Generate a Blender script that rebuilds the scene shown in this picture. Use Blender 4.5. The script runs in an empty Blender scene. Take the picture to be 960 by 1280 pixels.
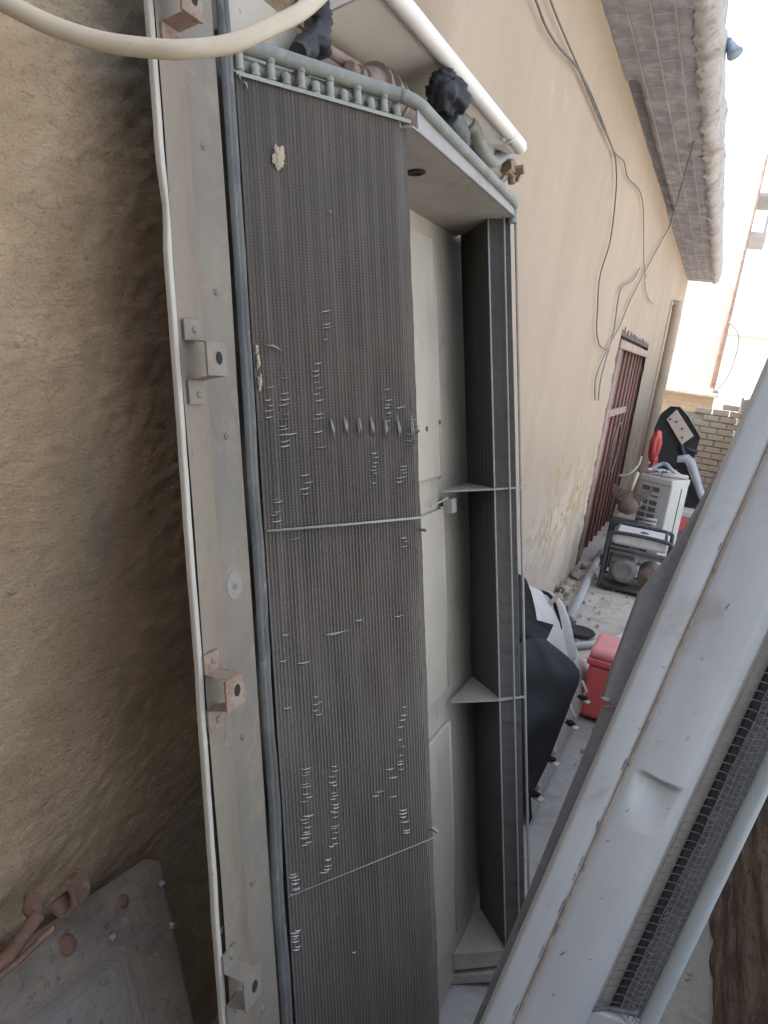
import bpy, math, random
from mathutils import Vector, Matrix, noise
random.seed(7)
V = Vector
scene = bpy.context.scene
COL = scene.collection

# ------------------------------------------------------------------ camera geometry
dw = V((.4375, -.1667, 1.)); dv = V((-.615, 4.386, 1.))
_v = dv.normalized(); _w = (dw - _v * dw.dot(_v)).normalized(); _n = _v.cross(_w)
R3 = Matrix((_n, _w, -_v))                      # camera (x right, y down, z forward) -> world
CAM = V((0, 0, 1.7))
def ray(x, y): return R3 @ V(((x - 480) / 960, (y - 640) / 960, 1.))
def at(x, y, t): return CAM + ray(x, y) * t
def hit(x, y, n, d):
    r = ray(x, y); n = V(n); return CAM + r * ((d - n.dot(CAM)) / n.dot(r))
def atX(x, y, X): return hit(x, y, (1, 0, 0), X)
def atY(x, y, Y): return hit(x, y, (0, 1, 0), Y)
def atZ(x, y, Z): return hit(x, y, (0, 0, 1), Z)
# frame of the leaning condenser unit: C across, M outwards, A along its length
A = V((-.2, .0155, .98)).normalized()
C = (V((0, 1, 0)) - A * A.y).normalized(); M = C.cross(A)
def U(c, m, a): return CAM + C * c + M * m + A * a
def Ui(P): P = P - CAM; return P.dot(C), P.dot(M), P.dot(A)
def hitM(x, y, m): return hit(x, y, M, m + M.dot(CAM))

cam_d = bpy.data.cameras.new('camera'); cam = bpy.data.objects.new('camera', cam_d); COL.objects.link(cam)
rx = R3 @ V((1, 0, 0)); ry = R3 @ V((0, -1, 0)); rz = R3 @ V((0, 0, -1))
mw = Matrix((rx, ry, rz)).transposed().to_4x4(); mw.translation = CAM
cam.matrix_world = mw
cam_d.sensor_fit = 'HORIZONTAL'; cam_d.sensor_width = 36; cam_d.lens = 36
cam_d.clip_start = .02; cam_d.clip_end = 3000
scene.camera = cam

# ------------------------------------------------------------------ helpers
class MB:
    def __init__(s): s.v = []; s.f = []; s.m = []; s.sm = []
    def add(s, vs, fs, mi=0, smooth=False):
        b = len(s.v); s.v += [V(p) for p in vs]
        for f in fs: s.f.append([b + i for i in f]); s.m.append(mi); s.sm.append(smooth)
        return s
    def box(s, c, size, ax=None, mi=0):
        c = V(c); X, Y, Z = ax or (V((1, 0, 0)), V((0, 1, 0)), V((0, 0, 1)))
        X, Y, Z = X * size[0] / 2, Y * size[1] / 2, Z * size[2] / 2
        vs = [c + X * i + Y * j + Z * k for i in (-1, 1) for j in (-1, 1) for k in (-1, 1)]
        return s.add(vs, [(0, 1, 3, 2), (4, 6, 7, 5), (0, 4, 5, 1), (2, 3, 7, 6), (0, 2, 6, 4), (1, 5, 7, 3)], mi)
    def b2(s, lo, hi, mi=0):
        lo, hi = V(lo), V(hi); return s.box((lo + hi) / 2, hi - lo, None, mi)
    def tube(s, pts, r, n=8, mi=0, caps=True, flat=1.0):
        pts = [V(p) for p in pts]; k = len(pts)
        rs = r if isinstance(r, (list, tuple)) else [r] * k
        vs = []; u = None
        for i, p in enumerate(pts):
            t = (pts[min(i + 1, k - 1)] - pts[max(i - 1, 0)]).normalized()
            if u is None:
                u = t.orthogonal().normalized()
            u = (u - t * u.dot(t))
            if u.length < 1e-6: u = t.orthogonal()
            u.normalize(); w = t.cross(u)
            for j in range(n):
                a = 2 * math.pi * j / n
                vs.append(p + (u * math.cos(a) + w * math.sin(a) * flat) * rs[i])
        fs = [(i * n + j, i * n + (j + 1) % n, (i + 1) * n + (j + 1) % n, (i + 1) * n + j) for i in range(k - 1) for j in range(n)]
        s.add(vs, fs, mi, n > 4)
        if caps:
            b = len(s.v) - k * n
            s.f.append([b + j for j in range(n)][::-1]); s.m.append(mi); s.sm.append(False)
            s.f.append([b + (k - 1) * n + j for j in range(n)]); s.m.append(mi); s.sm.append(False)
        return s
    def grid(s, g, mi=0, smooth=True, closed=False):
        nr, nc = len(g), len(g[0]); vs = [p for row in g for p in row]
        fs = [(i * nc + j, i * nc + j + 1, (i + 1) * nc + j + 1, (i + 1) * nc + j) for i in range(nr - 1) for j in range(nc - 1)]
        if closed: fs += [(i * nc + nc - 1, i * nc, (i + 1) * nc, (i + 1) * nc + nc - 1) for i in range(nr - 1)]
        return s.add(vs, fs, mi, smooth)
    def prism(s, poly, ext, mi=0, smooth=False):
        poly = [V(p) for p in poly]; ext = V(ext); n = len(poly)
        vs = poly + [p + ext for p in poly]
        fs = [list(range(n))[::-1], list(range(n, 2 * n))] + [(i, (i + 1) % n, n + (i + 1) % n, n + i) for i in range(n)]
        return s.add(vs, fs, mi, smooth)
    def lathe(s, base, axis, prof, n=16, mi=0):
        base, axis = V(base), V(axis).normalized(); u = axis.orthogonal().normalized(); w = axis.cross(u)
        g = [[base + axis * h + (u * math.cos(2 * math.pi * j / n) + w * math.sin(2 * math.pi * j / n)) * max(r, 1e-4) for j in range(n)] for r, h in prof]
        return s.grid(g, mi, True, True)
    def blob(s, c, r, ax=None, n=10, rough=.15, seed=0, mi=0):
        c = V(c); X, Y, Z = ax or (V((1, 0, 0)), V((0, 1, 0)), V((0, 0, 1)))
        g = []
        for i in range(n + 1):
            th = math.pi * i / n; row = []
            for j in range(2 * n):
                ph = math.pi * j / n
                d = V((math.sin(th) * math.cos(ph), math.sin(th) * math.sin(ph), math.cos(th)))
                k = 1 + rough * (noise.noise(d * 1.9 + V((seed * 3.1, seed, 0))) * 1.7 + (noise.noise(d * 5.5 + V((seed * 2.1, seed, 3))) * .7 if n > 11 else 0))
                row.append(c + (X * d.x * r[0] + Y * d.y * r[1] + Z * d.z * r[2]) * k)
            g.append(row)
        return s.grid(g, mi, True, True)
    def build(s, name, mats, parent=None, bevel=0, seg=2, attr=None, auto=False):
        off = V((0, 0, 0)); q = parent
        while q is not None: off = off + V(q.location); q = q.parent
        me = bpy.data.meshes.new(name)
        me.from_pydata([tuple(p - off) for p in s.v], [], s.f)
        if not isinstance(mats, (list, tuple)): mats = [mats]
        for m in mats: me.materials.append(m)
        me.polygons.foreach_set('material_index', s.m)
        me.polygons.foreach_set('use_smooth', s.sm)
        if attr is not None:
            a = me.attributes.new('uvw', 'FLOAT_VECTOR', 'POINT')
            a.data.foreach_set('vector', [x for p in attr for x in p])
        me.update()
        o = bpy.data.objects.new(name, me); COL.objects.link(o)
        if parent: o.parent = parent
        if bevel:
            b = o.modifiers.new('bevel', 'BEVEL'); b.width = bevel; b.segments = seg; b.limit_method = 'ANGLE'; b.angle_limit = math.radians(40)
            b.harden_normals = False
        return o

def thing(name, label, cat, loc=(0, 0, 0), group=None):
    o = bpy.data.objects.new(name, None); COL.objects.link(o); o.location = loc; o.empty_display_size = .1
    return tag(o, label, cat, group)
def tag(o, label=None, cat=None, group=None, kind=None):
    if label: o['label'] = label
    if cat: o['category'] = cat
    if group: o['group'] = group
    if kind: o['kind'] = kind
    return o
def rotz(v, a, o=(0, 0, 0)):
    v = V(v); o = V(o); c, s = math.cos(a), math.sin(a); d = v - o
    return V((o.x + c * d.x - s * d.y, o.y + s * d.x + c * d.y, v.z))
def lerp(a, b, t): return a + (b - a) * t
def smooth_path(pts, n=6):
    pts = [V(p) for p in pts]; out = []
    for i in range(len(pts) - 1):
        p0 = pts[max(i - 1, 0)]; p1 = pts[i]; p2 = pts[i + 1]; p3 = pts[min(i + 2, len(pts) - 1)]
        for k in range(n):
            t = k / n
            out.append(.5 * ((2 * p1) + (p2 - p0) * t + (2 * p0 - 5 * p1 + 4 * p2 - p3) * t * t + (3 * p1 - p0 - 3 * p2 + p3) * t ** 3))
    return out + [pts[-1]]

# ------------------------------------------------------------------ materials
class NT:
    def __init__(s, name):
        s.m = bpy.data.materials.new(name); s.m.use_nodes = True; s.t = s.m.node_tree; s.n = s.t.nodes
        s.p = s.n['Principled BSDF']
        s.co = s.n.new('ShaderNodeTexCoord').outputs['Object']
    def link(s, a, b): s.t.links.new(a, b)
    def noise(s, scale, detail=4, rough=.6, vec=None, dist=0.0, stretch=None):
        v = vec or s.co
        if stretch:
            mp = s.n.new('ShaderNodeMapping'); s.link(v, mp.inputs[0]); mp.inputs['Scale'].default_value = stretch[:3]
            if len(stretch) > 3: mp.inputs['Rotation'].default_value = stretch[3]
            v = mp.outputs[0]
        t = s.n.new('ShaderNodeTexNoise'); s.link(v, t.inputs['Vector'])
        t.inputs['Scale'].default_value = scale; t.inputs['Detail'].default_value = detail
        t.inputs['Roughness'].default_value = rough; t.inputs['Distortion'].default_value = dist
        return t.outputs['Fac']
    def ramp(s, fac, a, b):
        r = s.n.new('ShaderNodeMapRange'); r.interpolation_type = 'SMOOTHSTEP'; s.link(fac, r.inputs['Value'])
        r.inputs['From Min'].default_value = a; r.inputs['From Max'].default_value = b
        return r.outputs['Result']
    def mix(s, fac, a, b):
        m = s.n.new('ShaderNodeMix'); m.data_type = 'RGBA'
        if isinstance(fac, (int, float)): m.inputs[0].default_value = fac
        else: s.link(fac, m.inputs[0])
        for k, x in ((6, a), (7, b)):
            if isinstance(x, (tuple, list)): m.inputs[k].default_value = (*x[:3], 1)
            else: s.link(x, m.inputs[k])
        return m.outputs[2]
    def math(s, op, a, b=None):
        m = s.n.new('ShaderNodeMath'); m.operation = op
        for k, x in ((0, a), (1, b)):
            if x is None: continue
            if isinstance(x, (int, float)): m.inputs[k].default_value = x
            else: s.link(x, m.inputs[k])
        return m.outputs[0]
    def sep(s, vec=None):
        m = s.n.new('ShaderNodeSeparateXYZ'); s.link(vec or s.co, m.inputs[0]); return m.outputs
    def bump(s, h, strength=.3, dist=.01, prev=None):
        b = s.n.new('ShaderNodeBump'); b.inputs['Strength'].default_value = strength; b.inputs['Distance'].default_value = dist
        s.link(h, b.inputs['Height'])
        if prev: s.link(prev, b.inputs['Normal'])
        return b.outputs[0]
    def out(s, col=None, rough=.6, metal=0., bump=None, spec=None):
        if col is not None:
            if isinstance(col, (tuple, list)): s.p.inputs['Base Color'].default_value = (*col[:3], 1)
            else: s.link(col, s.p.inputs['Base Color'])
        if isinstance(rough, (int, float)): s.p.inputs['Roughness'].default_value = rough
        else: s.link(rough, s.p.inputs['Roughness'])
        s.p.inputs['Metallic'].default_value = metal
        if spec is not None: s.p.inputs['Specular IOR Level'].default_value = spec
        if bump: s.link(bump, s.p.inputs['Normal'])
        return s.m

def worn(name, base, dark, dirt, rough=.5, metal=0., sc=6, dirt_amt=.5, speck=None, speck_amt=.62, bump=.1, bsc=90, stretch=None, spec=None, streak=0.):
    """a base colour that drifts to a second tone, with dust/dirt patches and small specks"""
    t = NT(name)
    c = t.mix(t.ramp(t.noise(sc, 5, .6, stretch=stretch), .35, .7), base, dark)
    c = t.mix(t.ramp(t.noise(sc * 2.7, 6, .7, dist=.6, stretch=stretch), dirt_amt, dirt_amt + .22), c, dirt)
    if speck: c = t.mix(t.ramp(t.noise(sc * 22, 3, .6), speck_amt, speck_amt + .05), c, speck)
    if streak:
        s1 = t.ramp(t.noise(16, 6, .7, stretch=(1, 1, .07)), .50, .72); s2 = t.ramp(t.noise(1.6, 4, .6), .35, .65)
        c = t.mix(t.math('MULTIPLY', t.math('MULTIPLY', s1, s2), streak), c, dirt)
        c = t.mix(t.math('MULTIPLY', t.ramp(t.noise(160, 4, .75), .60, .70), streak * .6), c, dark)
    r = t.math('ADD', t.math('MULTIPLY', t.noise(sc * 3, 4), .3), rough - .15)
    return t.out(c, r, metal, t.bump(t.noise(bsc, 4), bump, .004), spec)

MAT = {}
def mk_wall():
    t = NT('mud_plaster'); y = t.math('ADD', t.sep()[1], 6.0); z = t.sep()[2]
    st_ = (1, 1.0, 2.3, (math.radians(-24), 0, 0))
    near = t.mix(t.ramp(t.noise(5, 6, .65), .35, .65), (.76, .555, .36), (.64, .46, .29))
    near = t.mix(t.ramp(t.noise(2.4, 4, .5, dist=.5), .55, .68), near, (.545, .46, .345))
    near = t.mix(t.ramp(t.noise(26, 5, .7, stretch=(1, 1, 1.8)), .52, .75), near, (.68, .54, .36))
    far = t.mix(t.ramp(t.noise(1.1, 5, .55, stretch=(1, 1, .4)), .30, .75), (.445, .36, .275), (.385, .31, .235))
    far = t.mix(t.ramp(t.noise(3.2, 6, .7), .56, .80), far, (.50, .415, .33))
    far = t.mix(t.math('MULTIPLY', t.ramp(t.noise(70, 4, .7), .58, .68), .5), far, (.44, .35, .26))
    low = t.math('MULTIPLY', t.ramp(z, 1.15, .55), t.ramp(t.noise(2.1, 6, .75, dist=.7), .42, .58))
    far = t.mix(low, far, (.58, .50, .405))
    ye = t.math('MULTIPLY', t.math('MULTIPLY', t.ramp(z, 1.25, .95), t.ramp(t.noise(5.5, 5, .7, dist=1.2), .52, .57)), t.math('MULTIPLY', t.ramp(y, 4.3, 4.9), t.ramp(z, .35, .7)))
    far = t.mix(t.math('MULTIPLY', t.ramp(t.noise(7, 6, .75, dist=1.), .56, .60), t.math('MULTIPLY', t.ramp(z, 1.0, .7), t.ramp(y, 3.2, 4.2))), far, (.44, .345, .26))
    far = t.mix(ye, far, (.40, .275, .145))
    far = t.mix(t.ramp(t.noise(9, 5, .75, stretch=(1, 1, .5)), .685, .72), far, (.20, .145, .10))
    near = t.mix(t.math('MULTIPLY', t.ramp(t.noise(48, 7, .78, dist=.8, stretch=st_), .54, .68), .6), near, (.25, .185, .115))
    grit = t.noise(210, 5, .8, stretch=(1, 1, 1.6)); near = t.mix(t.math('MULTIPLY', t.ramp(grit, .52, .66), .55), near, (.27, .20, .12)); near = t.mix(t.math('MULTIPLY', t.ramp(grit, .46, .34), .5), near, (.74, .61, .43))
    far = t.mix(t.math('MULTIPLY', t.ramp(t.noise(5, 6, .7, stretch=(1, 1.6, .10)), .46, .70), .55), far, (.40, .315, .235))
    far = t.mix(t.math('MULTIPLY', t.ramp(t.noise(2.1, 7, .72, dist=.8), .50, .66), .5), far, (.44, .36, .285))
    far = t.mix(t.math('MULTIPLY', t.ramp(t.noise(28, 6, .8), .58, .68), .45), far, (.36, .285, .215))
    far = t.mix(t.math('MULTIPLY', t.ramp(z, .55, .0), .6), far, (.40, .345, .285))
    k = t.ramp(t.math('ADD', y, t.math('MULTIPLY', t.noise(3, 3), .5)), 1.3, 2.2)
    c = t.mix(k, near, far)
    st = (1, 1.0, 2.3, (math.radians(-24), 0, 0))
    h = t.math('ADD', t.math('MULTIPLY', t.noise(38, 7, .66, dist=1.1, stretch=st), 1.), t.math('MULTIPLY', t.noise(150, 6, .75, stretch=st), .6))
    patch = t.ramp(t.noise(2.6, 3, .5), .40, .60)
    h = t.math('MULTIPLY', h, t.math('ADD', t.math('MULTIPLY', t.math('ADD', t.math('MULTIPLY', patch, .75), .45), t.ramp(y, 2.4, 1.2)), .16))
    b1 = t.bump(h, .85, .013)
    return t.out(c, .95, 0, b1, .2)
MAT['wall'] = mk_wall()

def mk_ground():
    t = NT('concrete')
    c = t.mix(t.ramp(t.noise(1.3, 6, .65), .35, .7), (.36, .355, .345), (.31, .305, .295))
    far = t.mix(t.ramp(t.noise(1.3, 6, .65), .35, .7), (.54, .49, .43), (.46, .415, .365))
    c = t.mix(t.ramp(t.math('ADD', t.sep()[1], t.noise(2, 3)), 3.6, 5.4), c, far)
    c = t.mix(t.ramp(t.noise(7, 6, .7, dist=.7), .58, .72), c, (.34, .31, .28))
    c = t.mix(t.ramp(t.noise(60, 4, .7), .66, .72), c, (.62, .6, .57))
    c = t.mix(t.ramp(t.noise(33, 5, .75), .64, .69), c, (.20, .185, .165))
    c = t.mix(t.math('MULTIPLY', t.ramp(t.noise(3.5, 6, .75, dist=1.), .50, .64), .6), c, (.24, .225, .205))
    c = t.mix(t.math('MULTIPLY', t.ramp(t.noise(140, 4, .8), .54, .66), .5), c, (.6, .57, .52))
    return t.out(c, .9, 0, t.bump(t.noise(45, 7, .8), .6, .008), .2)
MAT['ground'] = mk_ground()

def mk_brick(name, c1, c2, mortar, scale, axes, bw=.24, bh=.075, ms=.012, haze=None):
    t = NT(name); o = t.sep(); cb = t.n.new('ShaderNodeCombineXYZ')
    t.link(o[axes[0]], cb.inputs[0]); t.link(o[axes[1]], cb.inputs[1])
    b = t.n.new('ShaderNodeTexBrick'); t.link(cb.outputs[0], b.inputs['Vector'])
    b.inputs['Color1'].default_value = (*c1, 1); b.inputs['Color2'].default_value = (*c2, 1); b.inputs['Mortar'].default_value = (*mortar, 1)
    b.inputs['Scale'].default_value = scale; b.inputs['Brick Width'].default_value = bw; b.inputs['Row Height'].default_value = bh
    b.inputs['Mortar Size'].default_value = ms; b.inputs['Mortar Smooth'].default_value = .3
    c = t.mix(t.ramp(t.noise(5, 6, .7), .42, .66), b.outputs['Color'], mortar)
    h = t.math('ADD', t.math('MULTIPLY', t.noise(30, 5, .7), .5), t.math('MULTIPLY', b.outputs['Fac'], -.6))
    return t.out(c, .93, 0, t.bump(h, .6, .012), .2)
MAT['soffit'] = mk_brick('soffit_brick', (.255, .25, .265), (.21, .205, .22), (.37, .36, .365), 1., (1, 0), .26, .10, .006)
MAT['pinkbrick'] = mk_brick('haze_paled_pink_brick', (.46, .40, .38), (.45, .39, .37), (.47, .42, .40), 1., (0, 2), .26, .11, .012)  # bleached and low in contrast, haze painted into the brick colour
MAT['tanbrick'] = mk_brick('tan_brick', (.36, .285, .20), (.42, .33, .235), (.32, .265, .20), 1., (0, 2), .23, .085, .012)
MAT['yellowbrick'] = worn('yellow_brick', (.74, .645, .50), (.68, .58, .44), (.78, .70, .58), .9, 0, 9, .55, None, bump=.4, bsc=40, spec=.2)
MAT['mortar'] = worn('mortar', (.68, .60, .48), (.60, .53, .42), (.72, .65, .55), .95, 0, 9, .55, bump=.4, bsc=40, spec=.2)

def mk_mud():
    t = NT('stained_mud_brick')
    st = (1.3, .55, 2.0)
    c = t.mix(t.ramp(t.noise(9, 6, .7, stretch=st, dist=.5), .38, .62), (.23, .175, .135), (.115, .088, .072))
    c = t.mix(t.ramp(t.noise(14, 6, .75, stretch=st, dist=.3), .60, .72), c, (.34, .29, .245))
    c = t.mix(t.ramp(t.noise(30, 6, .8), .57, .68), c, (.05, .038, .03))
    c = t.mix(t.ramp(t.noise(45, 6, .8, stretch=(1, .6, 1)), .60, .70), c, (.40, .34, .28))
    h = t.noise(22, 7, .7, stretch=st, dist=.4)
    return t.out(c, .93, 0, t.bump(h, .9, .02), .2)
MAT['mud'] = mk_mud()

PITCH = .2932 * .985 / 48
def mk_coil(name, base, low, crest):
    t = NT(name); at_ = t.n.new('ShaderNodeAttribute'); at_.attribute_name = 'uvw'
    vec = at_.outputs['Vector']; u, a, _ = t.sep(vec)
    fin = t.math('SINE', t.math('MULTIPLY', t.math('ADD', a, t.math('MULTIPLY', t.noise(14, 2, .5, vec), .0035)), 2 * math.pi / .0046))
    c = t.mix(t.ramp(t.noise(3.2, 5, .6, vec), .35, .68), base, low)
    wob = t.math('ADD', u, t.math('MULTIPLY', t.noise(6, 2, .5, vec), .0012))
    cr = t.math('SINE', t.math('ADD', t.math('MULTIPLY', wob, 2 * math.pi / PITCH), -.35))
    hgt = t.math('ADD', t.math('MULTIPLY', t.ramp(t.math('ADD', a, t.math('MULTIPLY', t.noise(4, 3, .6, vec), .5)), .40, -.15), .62), .16)
    dust = t.math('MULTIPLY', t.ramp(cr, -.5, .9), t.math('MULTIPLY', hgt, t.math('ADD', t.ramp(t.noise(2.2, 5, .7, vec, stretch=(3, 1, 1)), .25, .62), .25)))
    c = t.mix(t.math('MULTIPLY', t.ramp(t.math('ADD', a, t.math('MULTIPLY', t.noise(3, 4, .6, vec), .8)), .35, -.45), .6), c, (.115, .112, .106))
    c = t.mix(dust, c, crest)
    rowb = t.math('SINE', t.math('MULTIPLY', wob, 2 * math.pi / (PITCH * 4)))
    c = t.mix(t.math('MULTIPLY', t.ramp(rowb, -.2, 1.), .16), c, crest)
    band = t.noise(1, 3, .7, vec, stretch=(60, 1.1, 1)); c = t.mix(t.math('MULTIPLY', t.ramp(band, .50, .75), .55), c, crest)
    c = t.mix(t.math('MULTIPLY', t.ramp(t.noise(1, 4, .8, vec, stretch=(70, 300, 1)), .52, .74), .55), c, (.045, .041, .038))
    c = t.mix(t.math('MULTIPLY', t.ramp(t.noise(7, 6, .8, vec), .60, .78), .5), c, (.20, .17, .14))
    c = t.mix(t.math('MULTIPLY', t.ramp(t.noise(240, 3, .8, vec), .60, .72), .35), c, (.30, .27, .23))
    return t.out(c, .72, .1, t.bump(fin, .22, .0012), .35)
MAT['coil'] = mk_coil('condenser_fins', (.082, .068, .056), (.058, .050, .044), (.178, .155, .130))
MAT['coil_dark'] = mk_coil('shaded_fins', (.062, .058, .054), (.046, .044, .043), (.10, .093, .084))  # darker copy of the fins, the deep channel's shade put into the colour
MAT['finend'] = worn('bare_fin', (.33, .31, .275), (.25, .235, .21), (.17, .155, .135), .45, .55, 30, .6)
MAT['cream'] = worn('cream_paint', (.43, .385, .315), (.375, .335, .27), (.24, .20, .155), .5, 0, 4, .57, (.22, .18, .14), .68, .08, 60, streak=.8)
def mk_flange():
    t = NT('dusty_flange_paint'); at_ = t.n.new('ShaderNodeAttribute'); at_.attribute_name = 'uvw'
    vec = at_.outputs['Vector']; cc, mm, aa = t.sep(vec)
    c = t.mix(t.ramp(t.noise(6, 5, .6, vec), .35, .68), (.205, .182, .147), (.165, .15, .128))
    left = t.ramp(t.math('ADD', cc, t.math('MULTIPLY', t.noise(9, 4, .6, vec), .012)), .863, .855)
    c = t.mix(t.math('MULTIPLY', left, .8), c, (.225, .188, .14))
    st = t.math('MULTIPLY', t.ramp(cc, .806, .853), t.ramp(cc, .872, .858))
    c = t.mix(t.math('MULTIPLY', st, t.ramp(t.noise(4.5, 5, .7, vec, stretch=(5, 1, .8)), .42, .66)), c, (.19, .145, .105))
    c = t.mix(t.math('MULTIPLY', t.ramp(t.noise(8, 6, .78, vec), .50, .66), .75), c, (.255, .21, .155))
    c = t.mix(t.math('MULTIPLY', t.ramp(t.noise(17, 6, .8, vec), .55, .70), .55), c, (.165, .15, .13))
    c = t.mix(t.math('MULTIPLY', t.ramp(t.noise(95, 4, .7, vec), .57, .66), t.ramp(t.noise(10, 3, .6, vec), .50, .66)), c, (.115, .107, .097))
    c = t.mix(t.math('MULTIPLY', t.ramp(t.noise(320, 3, .7, vec), .60, .68), .5), c, (.17, .15, .13))
    return t.out(c, .62, 0, t.bump(t.noise(160, 4, .7, vec), .18, .003), .3)
MAT['flange'] = mk_flange()
MAT['flange_tan'] = worn('dusty_tan_paint', (.345, .30, .235), (.295, .255, .20), (.37, .30, .235), .62, 0, 14, .48, (.2, .16, .13), .67, .15, 160)
MAT['bracket'] = worn('dusty_bracket_paint', (.205, .18, .145), (.165, .145, .12), (.235, .18, .13), .62, 0, 22, .48, (.2, .16, .13), .67, .15, 160)
MAT['bracket_rust'] = worn('rust_stained_paint', (.27, .215, .165), (.22, .145, .105), (.18, .09, .055), .7, 0, 26, .46, (.2, .11, .08), .64, .3, 160)
MAT['trim'] = worn('off_white_edge', (.47, .445, .385), (.39, .365, .31), (.36, .32, .26), .7, 0, 9, .58, (.22, .18, .14), .68, .2, 80, streak=.5)
MAT['strip'] = worn('oxidised_strip', (.135, .135, .125), (.075, .078, .075), (.235, .23, .21), .7, .0, 16, .54, (.06, .064, .065), .66, .5, 60, stretch=(1, 1, .4))
MAT['pipe'] = worn('dusty_painted_pipe', (.225, .24, .215), (.175, .19, .172), (.32, .30, .26), .6, 0, 12, .5, (.2, .2, .18), .68, .2, 120)
MAT['pipe_pale'] = worn('dusty_pale_pipe', (.32, .325, .28), (.25, .255, .22), (.38, .345, .285), .65, 0, 12, .5, (.25, .23, .2), .68, .2, 120)
MAT['washer'] = worn('grey_washer', (.245, .228, .205), (.22, .205, .185), (.27, .24, .2), .6, 0, 20, .5)
MAT['plate'] = worn('grey_beige_plate', (.33, .305, .28), (.28, .26, .24), (.24, .195, .155), .6, 0, 6, .52, (.17, .14, .12), .66, .1, 80, streak=.7)
MAT['gusset'] = worn('grey_olive_plate', (.33, .315, .28), (.27, .255, .225), (.38, .34, .29), .7, 0, 14, .50, (.14, .12, .1), .64, .2, 90, streak=.4)
MAT['rust'] = worn('rust', (.215, .125, .085), (.15, .085, .06), (.27, .185, .135), .85, .1, 18, .5, (.09, .05, .035), .62, .5, 120, spec=.25)
MAT['rust_pink'] = worn('faded_rusty_tank', (.27, .20, .165), (.205, .145, .115), (.32, .255, .21), .7, .1, 12, .5, (.15, .10, .08), .66, .2, 80)
MAT['tape'] = worn('black_tape', (.02, .023, .026), (.035, .04, .044), (.075, .075, .07), .55, 0, 30, .6, bump=.6, bsc=60)
MAT['brass'] = worn('dirty_brass', (.26, .17, .115), (.2, .13, .09), (.33, .25, .19), .55, .5, 20, .5)
MAT['white_plastic'] = worn('aged_white_plastic', (.78, .76, .71), (.72, .69, .64), (.62, .56, .48), .42, 0, 3, .66, bump=.03)
MAT['cream_plastic'] = worn('yellowed_plastic', (.80, .755, .69), (.75, .70, .63), (.62, .55, .48), .5, 0, 4, .6, bump=.03)
MAT['hose'] = worn('beige_hose', (.52, .445, .33), (.46, .39, .285), (.36, .30, .22), .5, 0, 14, .56, (.3, .25, .18), .70, .08, 90)
MAT['whitepaint'] = worn('white_gelcoat', (.375, .395, .408), (.325, .345, .36), (.28, .275, .255), .42, 0, 3.6, .55, (.20, .185, .165), .70, .06, 40, streak=.85)
MAT['bead'] = worn('stained_sealant', (.33, .305, .25), (.25, .20, .14), (.17, .125, .085), .7, 0, 18, .47, (.12, .10, .08), .62, .3, 90)
MAT['rim'] = worn('grey_rim', (.30, .35, .375), (.27, .31, .335), (.34, .37, .38), .4, .1, 10, .6)
MAT['backrim'] = worn('grey_backing', (.15, .155, .16), (.125, .13, .135), (.2, .2, .195), .65, 0, 14, .5, bump=.2, bsc=120)
MAT['wire'] = worn('galvanised_wire', (.16, .16, .155), (.22, .22, .21), (.12, .10, .085), .5, .5, 40, .6)
MAT['wire_pale'] = worn('pale_wire', (.36, .36, .355), (.27, .27, .265), (.17, .155, .14), .5, .4, 40, .6)
MAT['foam'] = worn('black_foam', (.022, .022, .024), (.03, .03, .032), (.055, .052, .05), .9, 0, 30, .6, bump=.5, bsc=80)
MAT['innerlip'] = worn('inner_lip', (.36, .335, .30), (.31, .29, .26), (.25, .22, .19), .7, 0, 14, .55)
MAT['black_sheet'] = worn('black_plastic_sheet', (.014, .0145, .016), (.019, .0195, .021), (.045, .043, .04), .6, 0, 5, .58, bump=.15, bsc=30, spec=.3)
MAT['fibre'] = worn('dull_white_fibreglass', (.50, .485, .455), (.44, .425, .395), (.36, .33, .295), .6, 0, 5, .55, (.2, .18, .16), .7, .1, 60)
MAT['red'] = worn('red_plastic', (.58, .10, .095), (.52, .085, .085), (.56, .21, .19), .48, 0, 6, .62, bump=.05)
MAT['red_lid'] = worn('faded_red_plastic', (.66, .26, .25), (.62, .22, .215), (.66, .35, .33), .5, 0, 6, .6, bump=.05)
MAT['dred'] = worn('oxblood_paint', (.25, .125, .098), (.18, .09, .072), (.36, .265, .21), .6, .1, 7, .56, (.28, .22, .18), .68, .15, 60, stretch=(1, 1, .25))
MAT['gatebar'] = worn('dusty_gate_bar', (.34, .25, .205), (.25, .16, .13), (.42, .34, .28), .65, 0, 7, .5, bump=.1)
MAT['gatedark'] = worn('dark_lintel', (.10, .08, .07), (.07, .055, .05), (.2, .165, .14), .8, 0, 10, .55)
MAT['steel_dark'] = worn('dark_steel_tube', (.055, .058, .065), (.04, .042, .048), (.14, .13, .12), .5, .3, 18, .55)
MAT['tank'] = worn('dusty_grey_tank', (.56, .55, .53), (.47, .46, .45), (.62, .58, .53), .55, 0, 10, .5)
MAT['engine'] = worn('engine_grey', (.21, .205, .20), (.155, .15, .148), (.31, .285, .26), .65, .3, 25, .52)
MAT['engine_brown'] = worn('engine_brown', (.17, .13, .105), (.12, .09, .075), (.26, .21, .17), .75, .2, 25, .5)
MAT['engine_dark'] = worn('dark_inner_grey', (.085, .087, .09), (.06, .062, .064), (.14, .13, .12), .8, 0, 20, .55)
MAT['acwhite'] = worn('ac_case', (.43, .425, .405), (.37, .365, .345), (.29, .27, .24), .5, 0, 5, .6)
MAT['acdark'] = worn('ac_slot', (.09, .095, .10), (.07, .072, .075), (.14, .135, .13), .7, 0, 20, .6)
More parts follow.
